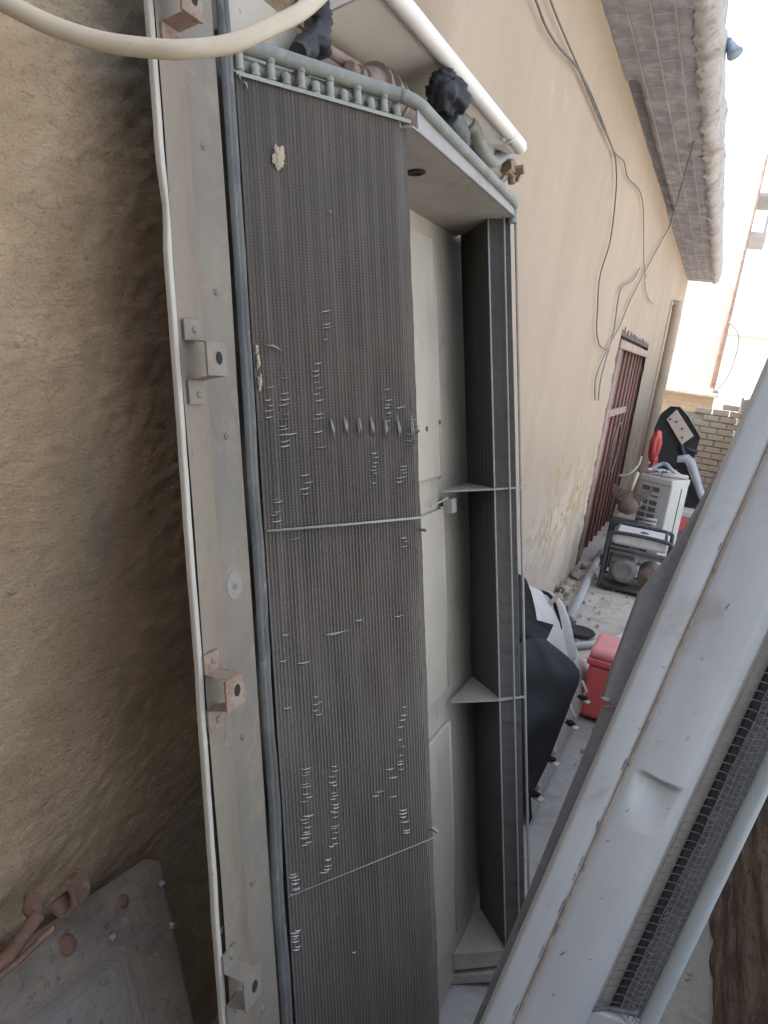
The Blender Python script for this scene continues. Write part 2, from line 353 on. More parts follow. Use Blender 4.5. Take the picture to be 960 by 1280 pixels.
MAT['fairing'] = worn('grey_fairing', (.36, .385, .42), (.30, .32, .35), (.45, .45, .44), .45, .1, 8, .58)
MAT['ply'] = worn('beige_board', (.52, .46, .385), (.46, .40, .33), (.38, .32, .26), .75, 0, 12, .55)
MAT['black_vinyl'] = worn('black_vinyl', (.028, .031, .036), (.02, .022, .026), (.10, .10, .10), .5, 0, 8, .6)
MAT['cable'] = worn('grey_cable', (.14, .125, .11), (.10, .09, .08), (.22, .19, .16), .7, 0, 20, .5)
MAT['cable_pale'] = worn('pale_cable', (.36, .32, .27), (.30, .26, .22), (.2, .17, .14), .7, 0, 20, .55)
MAT['conduit'] = worn('grey_blue_conduit', (.40, .41, .415), (.34, .35, .36), (.46, .43, .39), .6, 0, 10, .5)
def mk_sheet():
    t = NT('weathered_rusty_sheet'); at_ = t.n.new('ShaderNodeAttribute'); at_.attribute_name = 'uvw'
    vec = at_.outputs['Vector']; u, v, ins = t.sep(vec)
    c = t.mix(t.ramp(t.noise(9, 6, .65, vec), .36, .66), (.25, .205, .165), (.165, .138, .115))
    grey = t.mix(t.ramp(t.noise(7, 5, .6, vec), .36, .68), (.25, .238, .215), (.20, .185, .165))
    k = t.ramp(t.math('ADD', ins, t.math('MULTIPLY', t.math('SUBTRACT', t.noise(8, 6, .7, vec), .5), 1.6)), .35, .75)
    c = t.mix(t.math('MULTIPLY', k, .8), c, grey)
    c = t.mix(t.ramp(t.noise(11, 6, .75, vec, stretch=(2.2, 1, 1)), .58, .70), c, (.34, .17, .10))
    c = t.mix(t.math('MULTIPLY', t.ramp(t.noise(60, 5, .8, vec), .53, .64), .75), c, (.12, .085, .065))
    c = t.mix(t.math('MULTIPLY', t.ramp(t.noise(22, 5, .7, vec), .58, .76), .6), c, (.52, .46, .40))
    return t.out(c, .7, .05, t.bump(t.noise(70, 6, .75, vec), .45, .004), .3)
MAT['sheetmetal'] = mk_sheet()
MAT['rubble'] = worn('rubble', (.42, .35, .275), (.35, .285, .22), (.5, .44, .36), .95, 0, 10, .55, bump=.5)
MAT['plasterwhite'] = worn('broken_white_plaster', (.42, .395, .37), (.33, .305, .285), (.22, .2, .185), .95, 0, 8, .5, bump=.7, bsc=30)
MAT['palewall'] = worn('pale_plaster', (.52, .51, .49), (.46, .45, .43), (.38, .36, .34), .95, 0, 2.5, .55, bump=.3, bsc=25)
MAT['lampblue'] = worn('blue_grey_lamp', (.20, .26, .32), (.16, .21, .26), (.3, .33, .35), .5, .2, 10, .6)
MAT['recess_pipe_tone'] = worn('plastered_pipe', (.50, .41, .315), (.44, .35, .265), (.38, .3, .22), .9, 0, 4, .55, bump=.2)
MAT['hole'] = worn('dark_hole', (.012, .011, .010), (.016, .014, .013), (.02, .018, .016), .9)
MAT['palehose'] = worn('pale_blue_grey_hose', (.42, .45, .47), (.36, .39, .41), (.47, .46, .43), .5, 0, 10, .55)
MAT['mudpatch'] = worn('dried_mud', (.44, .37, .27), (.36, .3, .22), (.5, .43, .33), .95, 0, 40, .5, bump=.8, bsc=150)

# ------------------------------------------------------------------ setting: ground
g = MB(); ys = [-40, -12, -4, -1] + [i * .25 for i in range(0, 65)] + [20, 40, 150, 1500]
xs = [-1500, -60, -10, -3] + [-1.5 + i * .1 for i in range(0, 36)] + [3, 10, 60, 1500]
rows = []
for y in ys:
    row = []
    for x in xs:
        z = 0
        if -1 < x < 1.2 and -1 < y < 17: z = .012 * noise.noise(V((x * 3, y * 1.4, 0)))
        row.append(V((x, y, z - .012 + (.042 * max(0, min(1, (3.1 - y) / .8)) if -1.6 < x < 2.1 and y > -1.5 else 0))))
    rows.append(row)
g.grid(rows)
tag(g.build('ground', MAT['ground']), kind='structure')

# ------------------------------------------------------------------ house with the long plaster wall
WX = -.8
house = thing('plaster_house', 'long tan mud plastered house wall with a jutting brick eave and a dark red gate', 'house', (WX, 6, 0))
def arange(a, b, s):
    n = max(1, round((b - a) / s)); return [a + (b - a) * i / n for i in range(n)]
GY0, GY1, GZ = 6.52, 9.05, 2.02
Y1 = 13.5
yl = arange(-2.5, .2, .12) + arange(.2, 1.5, .0075) + arange(1.6, 6.2, .06) + arange(6.2, 6.7, .03) + arange(6.7, 9.3, .06) + arange(9.3, Y1, .15) + [Y1]
zl = arange(-.05, .3, .03) + arange(.3, 2.6, .0085) + arange(2.6, 3.22, .05) + [3.22]
w = MB(); rows = []
for y in yl:
    row = []
    for z in zl:
        k = max(0, min(1, (1.9 - y) / .6))
        p = V((y, z, 0))
        kf = .25 + .75 * k; d = .004 * kf * noise.fractal(V((y * 6, z * 8, 1.3)), 1., 2., 3) + k * (.0028 + .0018 * noise.noise(V((y * 3, z * 3, 7)))) * noise.fractal(V((y * 26 + z * 10, z * 58 - y * 20, 4)), .55, 2.2, 5)
        d += .010 * kf * noise.noise(V((y * 1.1, z * 1.3, 8)))
        yy, zz = y, z
        if 6.1 < y < 9.4: yy += .02 * noise.noise(V((z * 9, y * 4, 2))); zz += .02 * noise.noise(V((z * 5, y * 8, 9)))
        row.append(V((WX + d, yy, zz)))
    rows.append(row)
nc = len(zl); w.v = [p for r in rows for p in r]
for i in range(len(yl) - 1):
    for j in range(nc - 1):
        cy = (yl[i] + yl[i + 1]) / 2; cz = (zl[j] + zl[j + 1]) / 2
        e0 = GY0 + .10 * noise.noise(V((cz * 7, 3, 1))) + .05 * noise.noise(V((cz * 21, 3, 1))); e1 = GY1 + .06 * noise.noise(V((cz * 6, 9, 1)))
        if e0 < cy < e1 and cz < GZ + .05 * noise.noise(V((cy * 9, 1, 1))): continue
        w.f.append([i * nc + j, (i + 1) * nc + j, (i + 1) * nc + j + 1, i * nc + j + 1]); w.m.append(0); w.sm.append(True)
w.b2((-5, -2.5, -.1), (WX - .16, Y1 - .01, 3.2))
w.b2((WX - .16, -2.5, -.1), (WX - .022, GY0 - .14, 3.2)); w.b2((WX - .16, GY1 + .10, -.1), (WX - .022, Y1 - .01, 3.2)); w.b2((WX - .16, GY0 - .14, GZ + .10), (WX - .022, GY1 + .10, 3.2))
w.build('wall', MAT['wall'], house)
# eave: jack-arch brick soffit in shallow ribs, with a broken plaster edge
e = MB(); EY0, EY1 = 2.3, 13.35; XO = -.40
rows = []
xs = [WX - .02 + (XO - WX + .02) * i / 24 for i in range(25)]
for y in arange(EY0, EY1, .06) + [EY1]:
    rows.append([V((x + .01 * noise.noise(V((y * 3, x * 9, 2))), y, 3.2 + .003 * abs(math.sin((x - WX) * math.pi / .10)) + .006 * noise.noise(V((x * 20, y * 6, 0))) + (.05 if x < WX + .06 else 0) * (1 if 4.6 < y < 8 else 0))) for x in xs])
e.grid(rows)
e.b2((-5, EY0, 3.235), (XO - .01, EY1, 3.46)); e.b2((-5, -2.5, 3.205), (WX + .01, EY0, 3.46))
ev = e.build('eave', MAT['soffit'], house)
e = MB(); rows = []
for y in arange(EY0, EY1, .03) + [EY1]:
    nn = noise.fractal(V((y * 2.3, 0, 5)), .8, 2.1, 4); n2 = noise.noise(V((y * 6, 4, 5)))
    prof = [(XO - .03 - .03 * max(0, n2), 3.198), (XO + .0 + .035 * nn, 3.185 + .02 * n2), (XO + .055 + .03 * nn, 3.23 + .02 * n2), (XO + .06 + .02 * n2, 3.34), (XO + .045 + .02 * nn, 3.47 + .03 * n2), (XO - .1, 3.49)]
    row = []
    for k, (px, pz) in enumerate(prof):
        row.append(V((px + .016 * noise.fractal(V((y * 9, k * 2, 1)), .5, 2.2, 5), y, pz + .016 * noise.fractal(V((y * 11, k * 2, 7)), .6, 2.2, 4))))
    rows.append(row)
e.grid(rows); e.build('plaster_edge', MAT['plasterwhite'], ev)

# the gate in its opening
gate = MB()
GX = WX - .075
rows = []
n = 96
for i in range(n + 1):
    y = GY0 - .12 + (GY1 - GY0 + .2) * i / n
    x = GX + (.020 if (i % 6) in (0, 1, 2) else -.012)
    rows.append([V((x, y, .0)), V((x, y, GZ + .08))])
gate.grid(rows, smooth=False)
gt = gate.build('gate', MAT['dred'], house)
b = MB()
for y, r in ((GY0 + .10, .028), (GY0 + .26, .02)):
    MB().tube([(GX + .06, y, 0.02), (GX + .06, y, GZ - .14)], r, 8).build('post', MAT['gatebar'], gt)
b = MB(); b.b2((GX + .03, GY0 + .0, GZ - .15), (GX + .09, GY1 + .05, GZ - .08)); b.build('top_rail', MAT['gatebar'], gt, .006)
b = MB(); b.b2((GX + .045, GY0 + .16, 1.30), (GX + .085, GY0 + 1.5, 1.36)); b.build('cross_bar', MAT['gatebar'], gt, .006)
b = MB(); b.b2((GX - .03, GY0 - .12, GZ - .05), (GX + .07, GY1 + .08, GZ + .10)); b.build('lintel', MAT['gatedark'], gt, .01)
b = MB()
for k in range(7):
    y = GY0 + .5 + k * .3; MB().tube([(GX + .045, y, .03), (GX + .045, y, GZ - .15)], .014, 6).build('bar', MAT['dred'], gt)
b = MB(); b.tube(smooth_path([(GX + .09, GY0 + 1.1 + .26 * math.cos(a), .95 + .26 * math.sin(a)) for a in [i * math.pi / 6 - 1.2 for i in range(12)]], 3), .012, 6)
b.build('wire_coil', MAT['cable'], gt)

# pipe shape added to stand for a shadowed recess further down the wall
b = MB()
b.tube(smooth_path([(WX + .05, 11., 2.62), (WX + .09, 11., 2.5), (WX + .09, 11., 1.2), (WX + .09, 11., .02)], 5), .065, 10)
tag(b.build('recess_pipe', MAT['recess_pipe_tone']), 'tan pipe shape added for a shadowed recess in the plaster wall past the red gate', 'pipe')

# ------------------------------------------------------------------ wall on the other side of the alley
RX, RH = .335, .86
rw = MB(); rows = []
for y in arange(-1.6, .35, .12) + arange(.35, 3.2, .03) + arange(3.2, 5.01, .12) + [5.0]:
    row = []
    for z in arange(-.05, RH, .03) + [RH]:
        course = abs(((z + .02 * noise.noise(V((y * 2, z, 3)))) / .16) % 1 - .5)
        d = -.02 * max(0, (course - .36)) / .14 + .012 * noise.fractal(V((y * 1.3, z * 7, 3)), .8, 2, 4) + .012 * noise.noise(V((y * 14, z * 14, 1)))
        row.append(V((RX - d, y, z)))
    rows.append(row)
rw.grid(rows); rw.b2((RX + .06, -1.6, -.1), (RX + .3, 5., RH - .02))
tag(rw.build('mud_brick_wall', MAT['mud']), 'dark brown stained mud brick wall behind the leaning white panel', 'wall')

bw_ = MB(); bw_.b2((WX + .02, -2.6, -.05), (3.0, -2.3, 3.2))  # added out of view to keep light from behind out of the alley
tag(bw_.build('rear_light_block', MAT['mud']), 'unseen brown wall added behind the viewpoint to block light from that side', 'wall')
# ------------------------------------------------------------------ the condenser unit leaning on the house wall
unit = thing('condenser_unit', 'tall dusty vehicle condenser unit with twin finned coils leaning on the house wall', 'condenser', U(1.55, -.70, -1.535))
TOP, BOT = .625, -1.535
MB_, MO = -.6185, -.4575            # base and outer depth
FI, LO, LLI, LBI = (.962, MB_), (1.207, MO), (1.245, -.515), (1.105, -.627)
CEN = 1.553
mir = lambda q: (2 * CEN - q[0], q[1])
axU = (C, M, A)
def ub(mb, c0, c1, m0, m1, a0, a1, mi=0): return mb.box(U((c0 + c1) / 2, (m0 + m1) / 2, (a0 + a1) / 2), (c1 - c0, m1 - m0, a1 - a0), axU, mi)
t = MB(); ub(t, .975, 2.135, -.70, -.642, BOT, TOP)
tray = t.build('tray', MAT['cream'], unit, .004)
t = MB()
for a0, a1 in ((-.165, .405), (-.715, -.245), (-1.40, -.80)):
    ub(t, 1.12, 1.795, -.6425, -.630, a0, a1)
t.build('raised_panel', MAT['cream'], tray, .005, 3)
t = MB(); ub(t, .96, 2.15, -.6425, -.634, .48, TOP - .004); t.build('top_panel', MAT['cream'], tray, .004)
t = MB(); t.tube([U(1.795, -.632, a_) for a_ in (-.24, -.705)], .005, 8); t.tube([U(1.795, -.632, a_) for a_ in (-.17, .40)], .005, 8); t.tube([U(1.795, -.632, a_) for a_ in (-.80, -1.39)], .005, 8); t.build('rib', MAT['cream'], tray)
# bolts and a bent clip on the tray floor
t = MB()
for px, py in ((533, 536), (549, 528)): MB().lathe(hitM(px, py, -.630), M, [(.006, 0), (.006, .003), (.003, .004), (.0, .004)], 8).build('rivet', MAT['rust'], tray)
t = MB(); p = Ui(hitM(556, 632, -.63)); ub(t, p[0] - .015, p[0] + .02, -.63, -.605, p[2] - .018, p[2] + .018)
t.tube([hitM(538, 633, -.628), hitM(551, 627, -.62), hitM(560, 622, -.61)], .003, 6)
t.build('clip', MAT['plate'], tray, .002)

def flange_part(sgn, nm):
    f = MB(); cs = [(.795, .002), (.81, .0), (.852, -.004), (.857, -.0065), (.90, -.0065), (.926, -.006)]
    rows = []
    for i in range(60):
        a = lerp(BOT, TOP, i / 59)
        rows.append([U(CEN + sgn * (c - CEN), MB_ + m + .0016 * noise.noise(V((c * 20, a * 4, 0))), a) for c, m in cs])
    f.grid(rows, 0)
    for i in range(59 * 5, 0, -1): pass
    nfa = len(f.f)
    for k in range(nfa):
        if k % 5 < 2: f.m[k] = 0
    return f
f = flange_part(1, 'flange')
# rivets and self-tapping screws pressed into the flange
for px, py, r in ((255, 183, .0055), (220, 210, .006), (271, 365, .0055), (284, 545, .006), (246, 582, .0065), (294, 733, .006), (305, 921, .0065), (263, 928, .007), (317, 1102, .0065), (279, 1162, .007), (330, 1262, .007), (206, 232, .004)):
    P = hitM(px, py, MB_ - .005); f.lathe(P - M * .002, M, [(r * .85, 0), (r * .8, .0024), (r * .5, .003), (r * .32, .0028), (r * .28, .001), (0, .0008)], 10, 2)
ub(f, .84, .976, -.650, -.640, BOT, TOP); ub(f, .80, .93, -.632, -.628, BOT, TOP)
fl = f.build('mounting_flange', [MAT['flange'], MAT['flange_tan'], MAT['bracket']], unit, attr=[Ui(p) for p in f.v])
f = flange_part(-1, 'flange'); ub(f, 2.134, 2.28, -.650, -.640, BOT, TOP); ub(f, 2.18, 2.30, -.632, -.628, BOT, TOP); f.build('mounting_flange', [MAT['flange'], MAT['flange_tan']], unit, attr=[Ui(p) for p in f.v])
t = MB(); P = hitM(293, 731, MB_ - .0065)
_c, _m, _a = Ui(P); t.prism([U(_c + .019 * math.cos(q), _m + .0002, _a + .021 * math.sin(q)) for q in [2 * math.pi * k / 10 for k in range(10)]], M * .0006); t.build('sealing_washer', MAT['washer'], fl)
# white returned edge along the flange
t = MB(); rows = []
for i in range(90):
    a = lerp(BOT, TOP, i / 89); dx = .0022 * noise.noise(V((a * 5, 2, 1))) + .0012 * noise.noise(V((a * 17, 2, 1)))
    e0 = .7785 + dx + (.006 * math.exp(-((a - .255) / .03) ** 2)) - max(0, -a) * .009
    rows.append([U(e0 + q[0], MB_ + q[1], a) for q in ((.0085, -.007), (.0070, -.0008), (.0074, .0012), (.0088, .0016), (.0150, .0014), (.0164, .0006), (.0175, -.003))])
t.grid(rows); t.build('edge_trim', MAT['trim'], fl)
# oxidised sealing strip between flange and coil
t = MB(); rows = []
for i in range(120):
    a = lerp(BOT, TOP, i / 119); wv = .0035 * noise.noise(V((a * 6, 1, 3))) * (1 + max(0, -a)) + .0012 * noise.noise(V((a * 24, 4, 3))); bl = .004 * max(0, noise.noise(V((a * 9, 7, 3)))) + .002 * noise.noise(V((a * 31, 2, 3)))
    c0 = .9375 + wv * .5 - max(0, -a) * .007; c1 = .957 + wv - max(0, -a) * .005
    w1 = .003 * noise.noise(V((a * 21, 9, 1)))
    rows.append([U(c, MB_ + m, a) for c, m in ((c0, -.0062), (c0 + .0012, .0005 + bl * .4), (c0 + .005, .0015 + bl * .6), (lerp(c0, c1, .36) + w1, .0012 + bl * .5), (lerp(c0, c1, .44) + w1, -.003), (lerp(c0, c1, .54) + w1, .0016 + bl * .5), (lerp(c0, c1, .8), .0022 + bl), (c1, .0012), (c1 + .003, -.004))])
t.grid(rows, 0, True); t.build('sealing_strip', MAT['strip'], unit)

# mounting brackets
def bracket(px, py, mt, tilt=0):
    P = hitM(px, py, MB_); c, m, a = Ui(P); hw = .0165; th = .003
    prof = [(.052, 0), (.026, 0), (.022, .034), (-.020, .034), (-.024, 0), (-.054, 0)]
    b = MB()
    for i in range(len(prof) - 1):
        (a0, m0), (a1, m1) = prof[i], prof[i + 1]
        d = V((a1 - a0, m1 - m0)).normalized(); nrm = V((d.y, -d.x)) if False else V((-d.y, d.x))
        wfac = 1.25 if i == 2 else 1.0
        q = [U(c + s * hw * wfac, MB_ + .002 + mm + nn * th, a + aa) for s in (-1, 1) for (aa, mm, nn) in ((a0, m0, 0), (a1, m1, 0), (a1, m1, 1), (a0, m0, 1))]
        b.add(q, [(0, 1, 2, 3), (7, 6, 5, 4), (0, 4, 5, 1), (1, 5, 6, 2), (2, 6, 7, 3), (3, 7, 4, 0)])
    o = b.build('mounting_bracket', mt, unit, .0012, 2)
    for aa in (.040, -.042): MB().lathe(U(c + .003, MB_ + .004, a + aa), M, [(.0048, 0), (.0045, .0022), (.002, .003), (.0, .0022)], 8).build('screw', MAT['bracket'], o)
    s = MB(); s.lathe(U(c + .004, MB_ + .0375, a + .002), M, [(.0135, -.001), (.0125, .0012), (.008, .0012)], 14); s.build('bolt_hole', MAT['bracket_rust'], o)
    MB().prism([U(c + .004 + .0072 * math.cos(q), MB_ + .0386, a + .002 + .0085 * math.sin(q)) for q in [2 * math.pi * k / 12 for k in range(12)]], M * .0006).build('bore_shade', MAT['hole'], o)  # near-black disc painting the shade inside the bolt hole
    return o
for px, py, mt in ((240, 452, 'bracket'), (264, 862, 'bracket_rust'), (287, 1228, 'bracket'), (207, 8, 'bracket_rust')): bracket(px, py, MAT[mt])

# coils: corrugated fin packs
def coil(mirror):
    q = (lambda p: mir(p)) if mirror else (lambda p: p)
    o0, o1, l0, l1 = V(FI), V(LO), V(LLI), V(LBI)
    d = (o1 - o0); L = d.length; d = d / L; nrm = V((-d.y, d.x))     # outward
    prof = []; NR = 48; pitch = L * .985 / NR
    for i in range(NR):
        for f_, h in ((0., 0.), (.14, .0017), (.46, .0017), (.60, 0.)):
            s = (i + f_) * pitch; k = max(0, (s / L - .85) / .135); prof.append((o0 + d * s - nrm * .0135 * k * k, s, nrm * h))
    s = L * .985
    e0 = prof[-1][0]
    for u_ in (.35, .7, 1.): prof.append((e0.lerp(o1 - nrm * .014 + d * .004, u_), s + u_ * .02, nrm * 0))
    for u_ in (.33, .66, 1.): prof.append(((o1 - nrm * .014).lerp(l0, u_), s + .02 + u_ * .06, nrm * 0))
    NI = 22; di = (l1 - l0) / NI; ni = V((di.y, -di.x)).normalized() * (1)
    for i in range(NI):
        for f_, h in ((.1, .0016), (.45, .0016), (.6, 0.), (1.0, 0.)):
            prof.append((l0 + di * (i + f_), s + .09 + (i + f_) * di.length, ni * h))
    mb = MB(); attr = []; rows = []; a0, a1 = (-1.525, .470)
    if mirror: a0 = -1.455
    NA = 150
    for j in range(NA + 1):
        a = lerp(a0, a1, j / NA); row = []
        for k, (p, sv, hv) in enumerate(prof):
            hs_ = .35 + .65 * max(0, min(1, (.30 - a) / .45)); hs_ *= .8 + .5 * noise.noise(V((sv * 30, a * 7, 5)))
            c, m = q((p.x + hv.x * hs_, p.y + hv.y * hs_))
            jag = 0
            if 4 * NR - 3 <= k <= 4 * NR + 4: jag = .0035 * noise.noise(V((a * 40, 3 + mirror, k * .2))) + .003 * noise.noise(V((a * 11, 1, 1)))
            a_t = a - (.018 * max(0, min(1, (p.x - FI[0]) / (LO[0] - FI[0]))) * max(0, (a - .3) / .17))
            row.append(U(c + (jag if not mirror else -jag), m + .0008 * noise.noise(V((c * 30, a * 5, 1))), a_t)); attr.append((sv, a, 0))
        rows.append(row)
    mb.grid(rows, 0, False)
    n0 = len(mb.v); np_ = len(prof)
    for base in (0, NA * np_):                      # end caps
        ids = list(range(base, base + np_))
        mb.f.append(ids if base else ids[::-1]); mb.m.append(0); mb.sm.append(False)
    return mb, attr
coil_mb, coil_attr = coil(False)
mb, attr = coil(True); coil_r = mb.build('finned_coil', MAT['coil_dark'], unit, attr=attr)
# the bright vertical folded edges of the far coil
t = MB()
for (c, m) in ((1.857, -.513), (1.872, -.478)):
    t.tube([U(c - .002, m + .001, lerp(-1.45, .455, i / 30) ) + C * .0012 * noise.noise(V((i * .7, c, 3))) for i in range(31)], .0025, 6)
t.tube([U(1.897, MO + .002, lerp(-1.45, .46, i / 60)) + C * .002 * noise.noise(V((i * .9, 1, 3))) for i in range(61)], .004, 6)
t.build('folded_edge', MAT['gusset'], coil_r)
# outer plane of the near coil
cn = (U(*LO, 0) - U(*FI, 0)).normalized(); con = A.cross(cn); con = con if con.dot(M) > 0 else -con
cd = con.dot(U(*FI, 0)) + .0022
def onc(px, py, lift=0): return hit(px, py, con, cd + lift)
t = MB()
def sliver(px, py, wpx, sag=.0015, lift=.0015, th=.0011):
    p0 = onc(px - wpx / 2, py + wpx * .02); p1 = onc(px + wpx / 2, py - wpx * .16)
    g = []; g2 = []
    for k in range(6):
        u_ = k / 5; p = p0.lerp(p1, u_); arch = math.sin(math.pi * u_)
        p = p - A * sag * arch + con * .0006
        g.append([p + A * th * .7 * (.2 + arch), p - A * th * .3 * (.2 + arch) + con * lift * arch]); g2.append([p - A * th * .35, p - A * th * .9 * (.3 + arch) + con * .0001])
    t.grid(g, 0, False); t.grid(g2, 1, False)  # second strip is near black, painting the shade of the gap below
rnd = random.Random(3)
clusters = [(408, 382, 412, 6, 13), (409, 422, 424, 1, 6), (356, 468, 562, 14, 13), (397, 452, 505, 7, 11), (399, 516, 560, 8, 14), (336, 480, 525, 6, 12), (361, 535, 556, 4, 15),
            (484, 480, 528, 10, 9), (501, 505, 512, 3, 11), (383, 570, 622, 7, 12), (468, 565, 605, 8, 8), (502, 580, 605, 6, 10), (345, 622, 660, 8, 12), (366, 672, 678, 2, 14),
            (420, 790, 794, 3, 30), (498, 768, 775, 3, 14), (447, 776, 777, 1, 12), (356, 790, 830, 4, 10), (378, 826, 832, 2, 16), (396, 868, 905, 7, 9), (358, 848, 890, 4, 12),
            (383, 960, 1062, 26, 13), (417, 952, 1060, 24, 11), (505, 1012, 1044, 8, 12), (502, 880, 965, 14, 8), (407, 1066, 1092, 7, 12), (368, 1092, 1122, 8, 13), (370, 1160, 1188, 7, 12), (424, 1080, 1086, 2, 12), (490, 955, 1000, 4, 14), (472, 988, 1000, 3, 14), (440, 1170, 1196, 2, 8), (506, 660, 690, 6, 8)]
for x, y0, y1, n_, w_ in clusters:
    for i in range(n_):
        if rnd.random() < .3: continue
        sliver(x + rnd.uniform(-3, 3), lerp(y0, y1, (i + .5) / n_) + rnd.uniform(-1.5, 1.5), w_ * rnd.uniform(.7, 1.15), rnd.uniform(.0006, .0022), rnd.uniform(.0008, .0022), rnd.uniform(.0009, .0018))
for x in (413, 430, 447, 463, 480, 496, 513):
    for k in range(3):
        y = 535 + rnd.uniform(-4, 4); h_ = rnd.uniform(9, 15)
        p0, p1 = onc(x + k * 1.2, y - h_, .0015), onc(x + 2 + k * 1.2, y + h_, .0015)
        t.tube([p0, p0.lerp(p1, .5) + con * .002, p1], [.0003, .0012, .0003], 5)
for i in range(14): sliver(515 + rnd.uniform(-5, 6), rnd.uniform(520, 560), rnd.uniform(6, 14), .002, .004, .0013)
for x0, y0, x1, y1 in ((330, 431, 352, 438), (303, 101, 310, 113), (300, 100, 297, 92), (410, 265, 414, 268)):
    a_, b_ = onc(x0, y0, .002), onc(x1, y1, .002); t.tube([a_, a_.lerp(b_, .5) + con * .002 + A * .002, b_], [.0005, .0022, .0005], 6)
b_ = len(coil_mb.v); coil_mb.v += t.v; coil_mb.f += [[b_ + i for i in f] for f in t.f]; coil_mb.m += [1 + q for q in t.m]; coil_mb.sm += t.sm
coil_l = coil_mb.build('finned_coil', [MAT['coil'], MAT['finend'], MAT['hole']], unit, attr=coil_attr + [(0, 0, 0)] * len(t.v))
t = MB()
t.tube([onc(333, 664, .003), onc(430, 656, .004), onc(527, 647, .003)], .0021, 6); t.build('retaining_wire', MAT['pipe_pale'], coil_l)
t = MB(); t.tube([onc(360, 1121, .0012), onc(450, 1085, .0014), onc(545, 1046, .0012)], .0009, 5); t.build('scratch_wire', MAT['cable_pale'], coil_l)
t = MB()
def splat(px, py, rw_, rh_, seed, mi=0):
    g = []
    for i in range(6):
        row = []
        for j in range(36):
            an = 2 * math.pi * j / 36; rr = i / 5 * (1 + .45 * noise.noise(V((math.cos(an) * 1.7, math.sin(an) * 1.7, seed))) + .5 * noise.noise(V((math.cos(an) * 6, math.sin(an) * 6, seed))))
            row.append(onc(px + rw_ * rr * math.cos(an), py + rh_ * rr * math.sin(an), .0015 + .004 * (1 - i / 5) + .002 * noise.noise(V((i, j, seed)))))
        g.append(row)
    t.grid(g, mi, True, True)
for px, py, a_, b_ in ((348, 197, 8, 14), (321, 437, 2.5, 6), (323, 452, 2.5, 9), (325, 478, 3, 10)):
    t = MB(); splat(px, py, a_, b_, px); t.build('mud_splash', MAT['mudpatch'], coil_l)

# gussets, end plates
def gpoly(sg): return [(CEN + sg * (c - CEN), m) for c, m in ((1.797, -.629), (1.998, -.629), (1.862, -.514), (1.900, -.4535), (1.893, -.4535), (1.848, -.512))]
for a_, nm in ((-.205, 1), (-.752, 1), (-1.462, 2)):
    for sg in (1, -1):
        t = MB(); poly = [U(c, m, a_) for c, m in gpoly(sg)]
        if nm == 2: poly = [U(CEN + sg * (c - CEN), m, a_) for c, m in ((1.79, -.64), (2.0, -.64), (2.0, -.60), (1.90, -.47), (1.88, -.47))]
        t.prism(poly, A * .004)
        if nm == 2:
            p0, p1 = (1.79, -.64), (1.885, -.468)
            q = [U(CEN + sg * (p0[0] - CEN), p0[1], a_ + .004), U(CEN + sg * (p1[0] - CEN), p1[1], a_ + .004)]
            t.prism([q[0], q[1], q[1] - A * .045, q[0] - A * .045], C * .003 * sg)
        t.build('gusset', MAT['gusset'], unit)
t = MB(); a_ = .447
poly = [U(c, m, a_) for c, m in ((1.213, MO + .004), (1.896, MO + .004), (2.0, -.6405), (1.105, -.6405))]
t.prism(poly, A * .003)
lip = [U(1.235, MO + .004, a_), U(1.893, MO + .004, a_), U(1.893, MO + .004, a_ + .018), U(1.235, MO + .004, a_ + .040)]
t.prism(lip, -M * .003)
tp = t.build('end_plate', MAT['plate'], unit)
t = MB(); t.lathe(hit(520, 215, A, a_ - .0006 + A.dot(CAM)), -A, [(.019, 0), (.018, .003), (.011, .004), (.010, .001), (0, .001)], 16); t.build('plate_hole_shade', MAT['hole'], tp)  # dark disc painting the shade of a hole in the plate
t = MB(); ub(t, .98, 2.13, -.70, -.655, BOT, BOT + .004)
t.prism([U(c, m, BOT + .012) for c, m in ((1.78, -.66), (2.1, -.66), (2.1, -.56), (1.93, -.452), (1.88, -.452))], A * .004)
t.prism([U(1.78, -.656, BOT + .012), U(1.88, -.452, BOT + .012), U(1.88, -.452, BOT - .012), U(1.78, -.656, BOT - .006)], C * .003)
t.build('end_plate', MAT['gusset'], unit)

# header pipes
def onF(s, a, off=0):                       # point above the near coil: s along its width, off to its inner side
    p = V(FI).lerp(V(LO), s); d = (V(LO) - V(FI)).normalized(); nrm = V((-d.y, d.x)); p = p - nrm * off
    return U(p.x, p.y, a)
HA = .519
HS = lambda s: HA - .022 * s
pts = [onF(-.06, HS(0), .014), onF(.1, HS(.1), .014), onF(.9, HS(.9), .014), onF(.97, HS(.97), .012)]
pts += [U(1.24, MO + .003, .492), U(1.29, MO + .006, .4885), U(1.38, MO + .006, .4865), U(1.80, MO + .006, .4795), U(1.872, MO + .004, .475), U(1.886, MO - .002, .462), U(1.889, MO - .004, .435)]
t = MB(); t.tube(smooth_path(pts, 5), .0113, 12); hd = t.build('header_pipe', MAT['pipe'], unit)
t = MB(); t.tube([onF(-.05, .500, .032), onF(.40, .492, .032)], .0105, 10); t.tube([onF(.40, .492, .032), onF(.96, .479, .032)], [.012] * 2, 10)
t.tube([onF(.36, .493, .032), onF(.44, .491, .032)], .0135, 10); t.tube([onF(.955, .479, .032), onF(.985, .478, .032)], .013, 10)
t.build('header_pipe', MAT['pipe_pale'], unit)
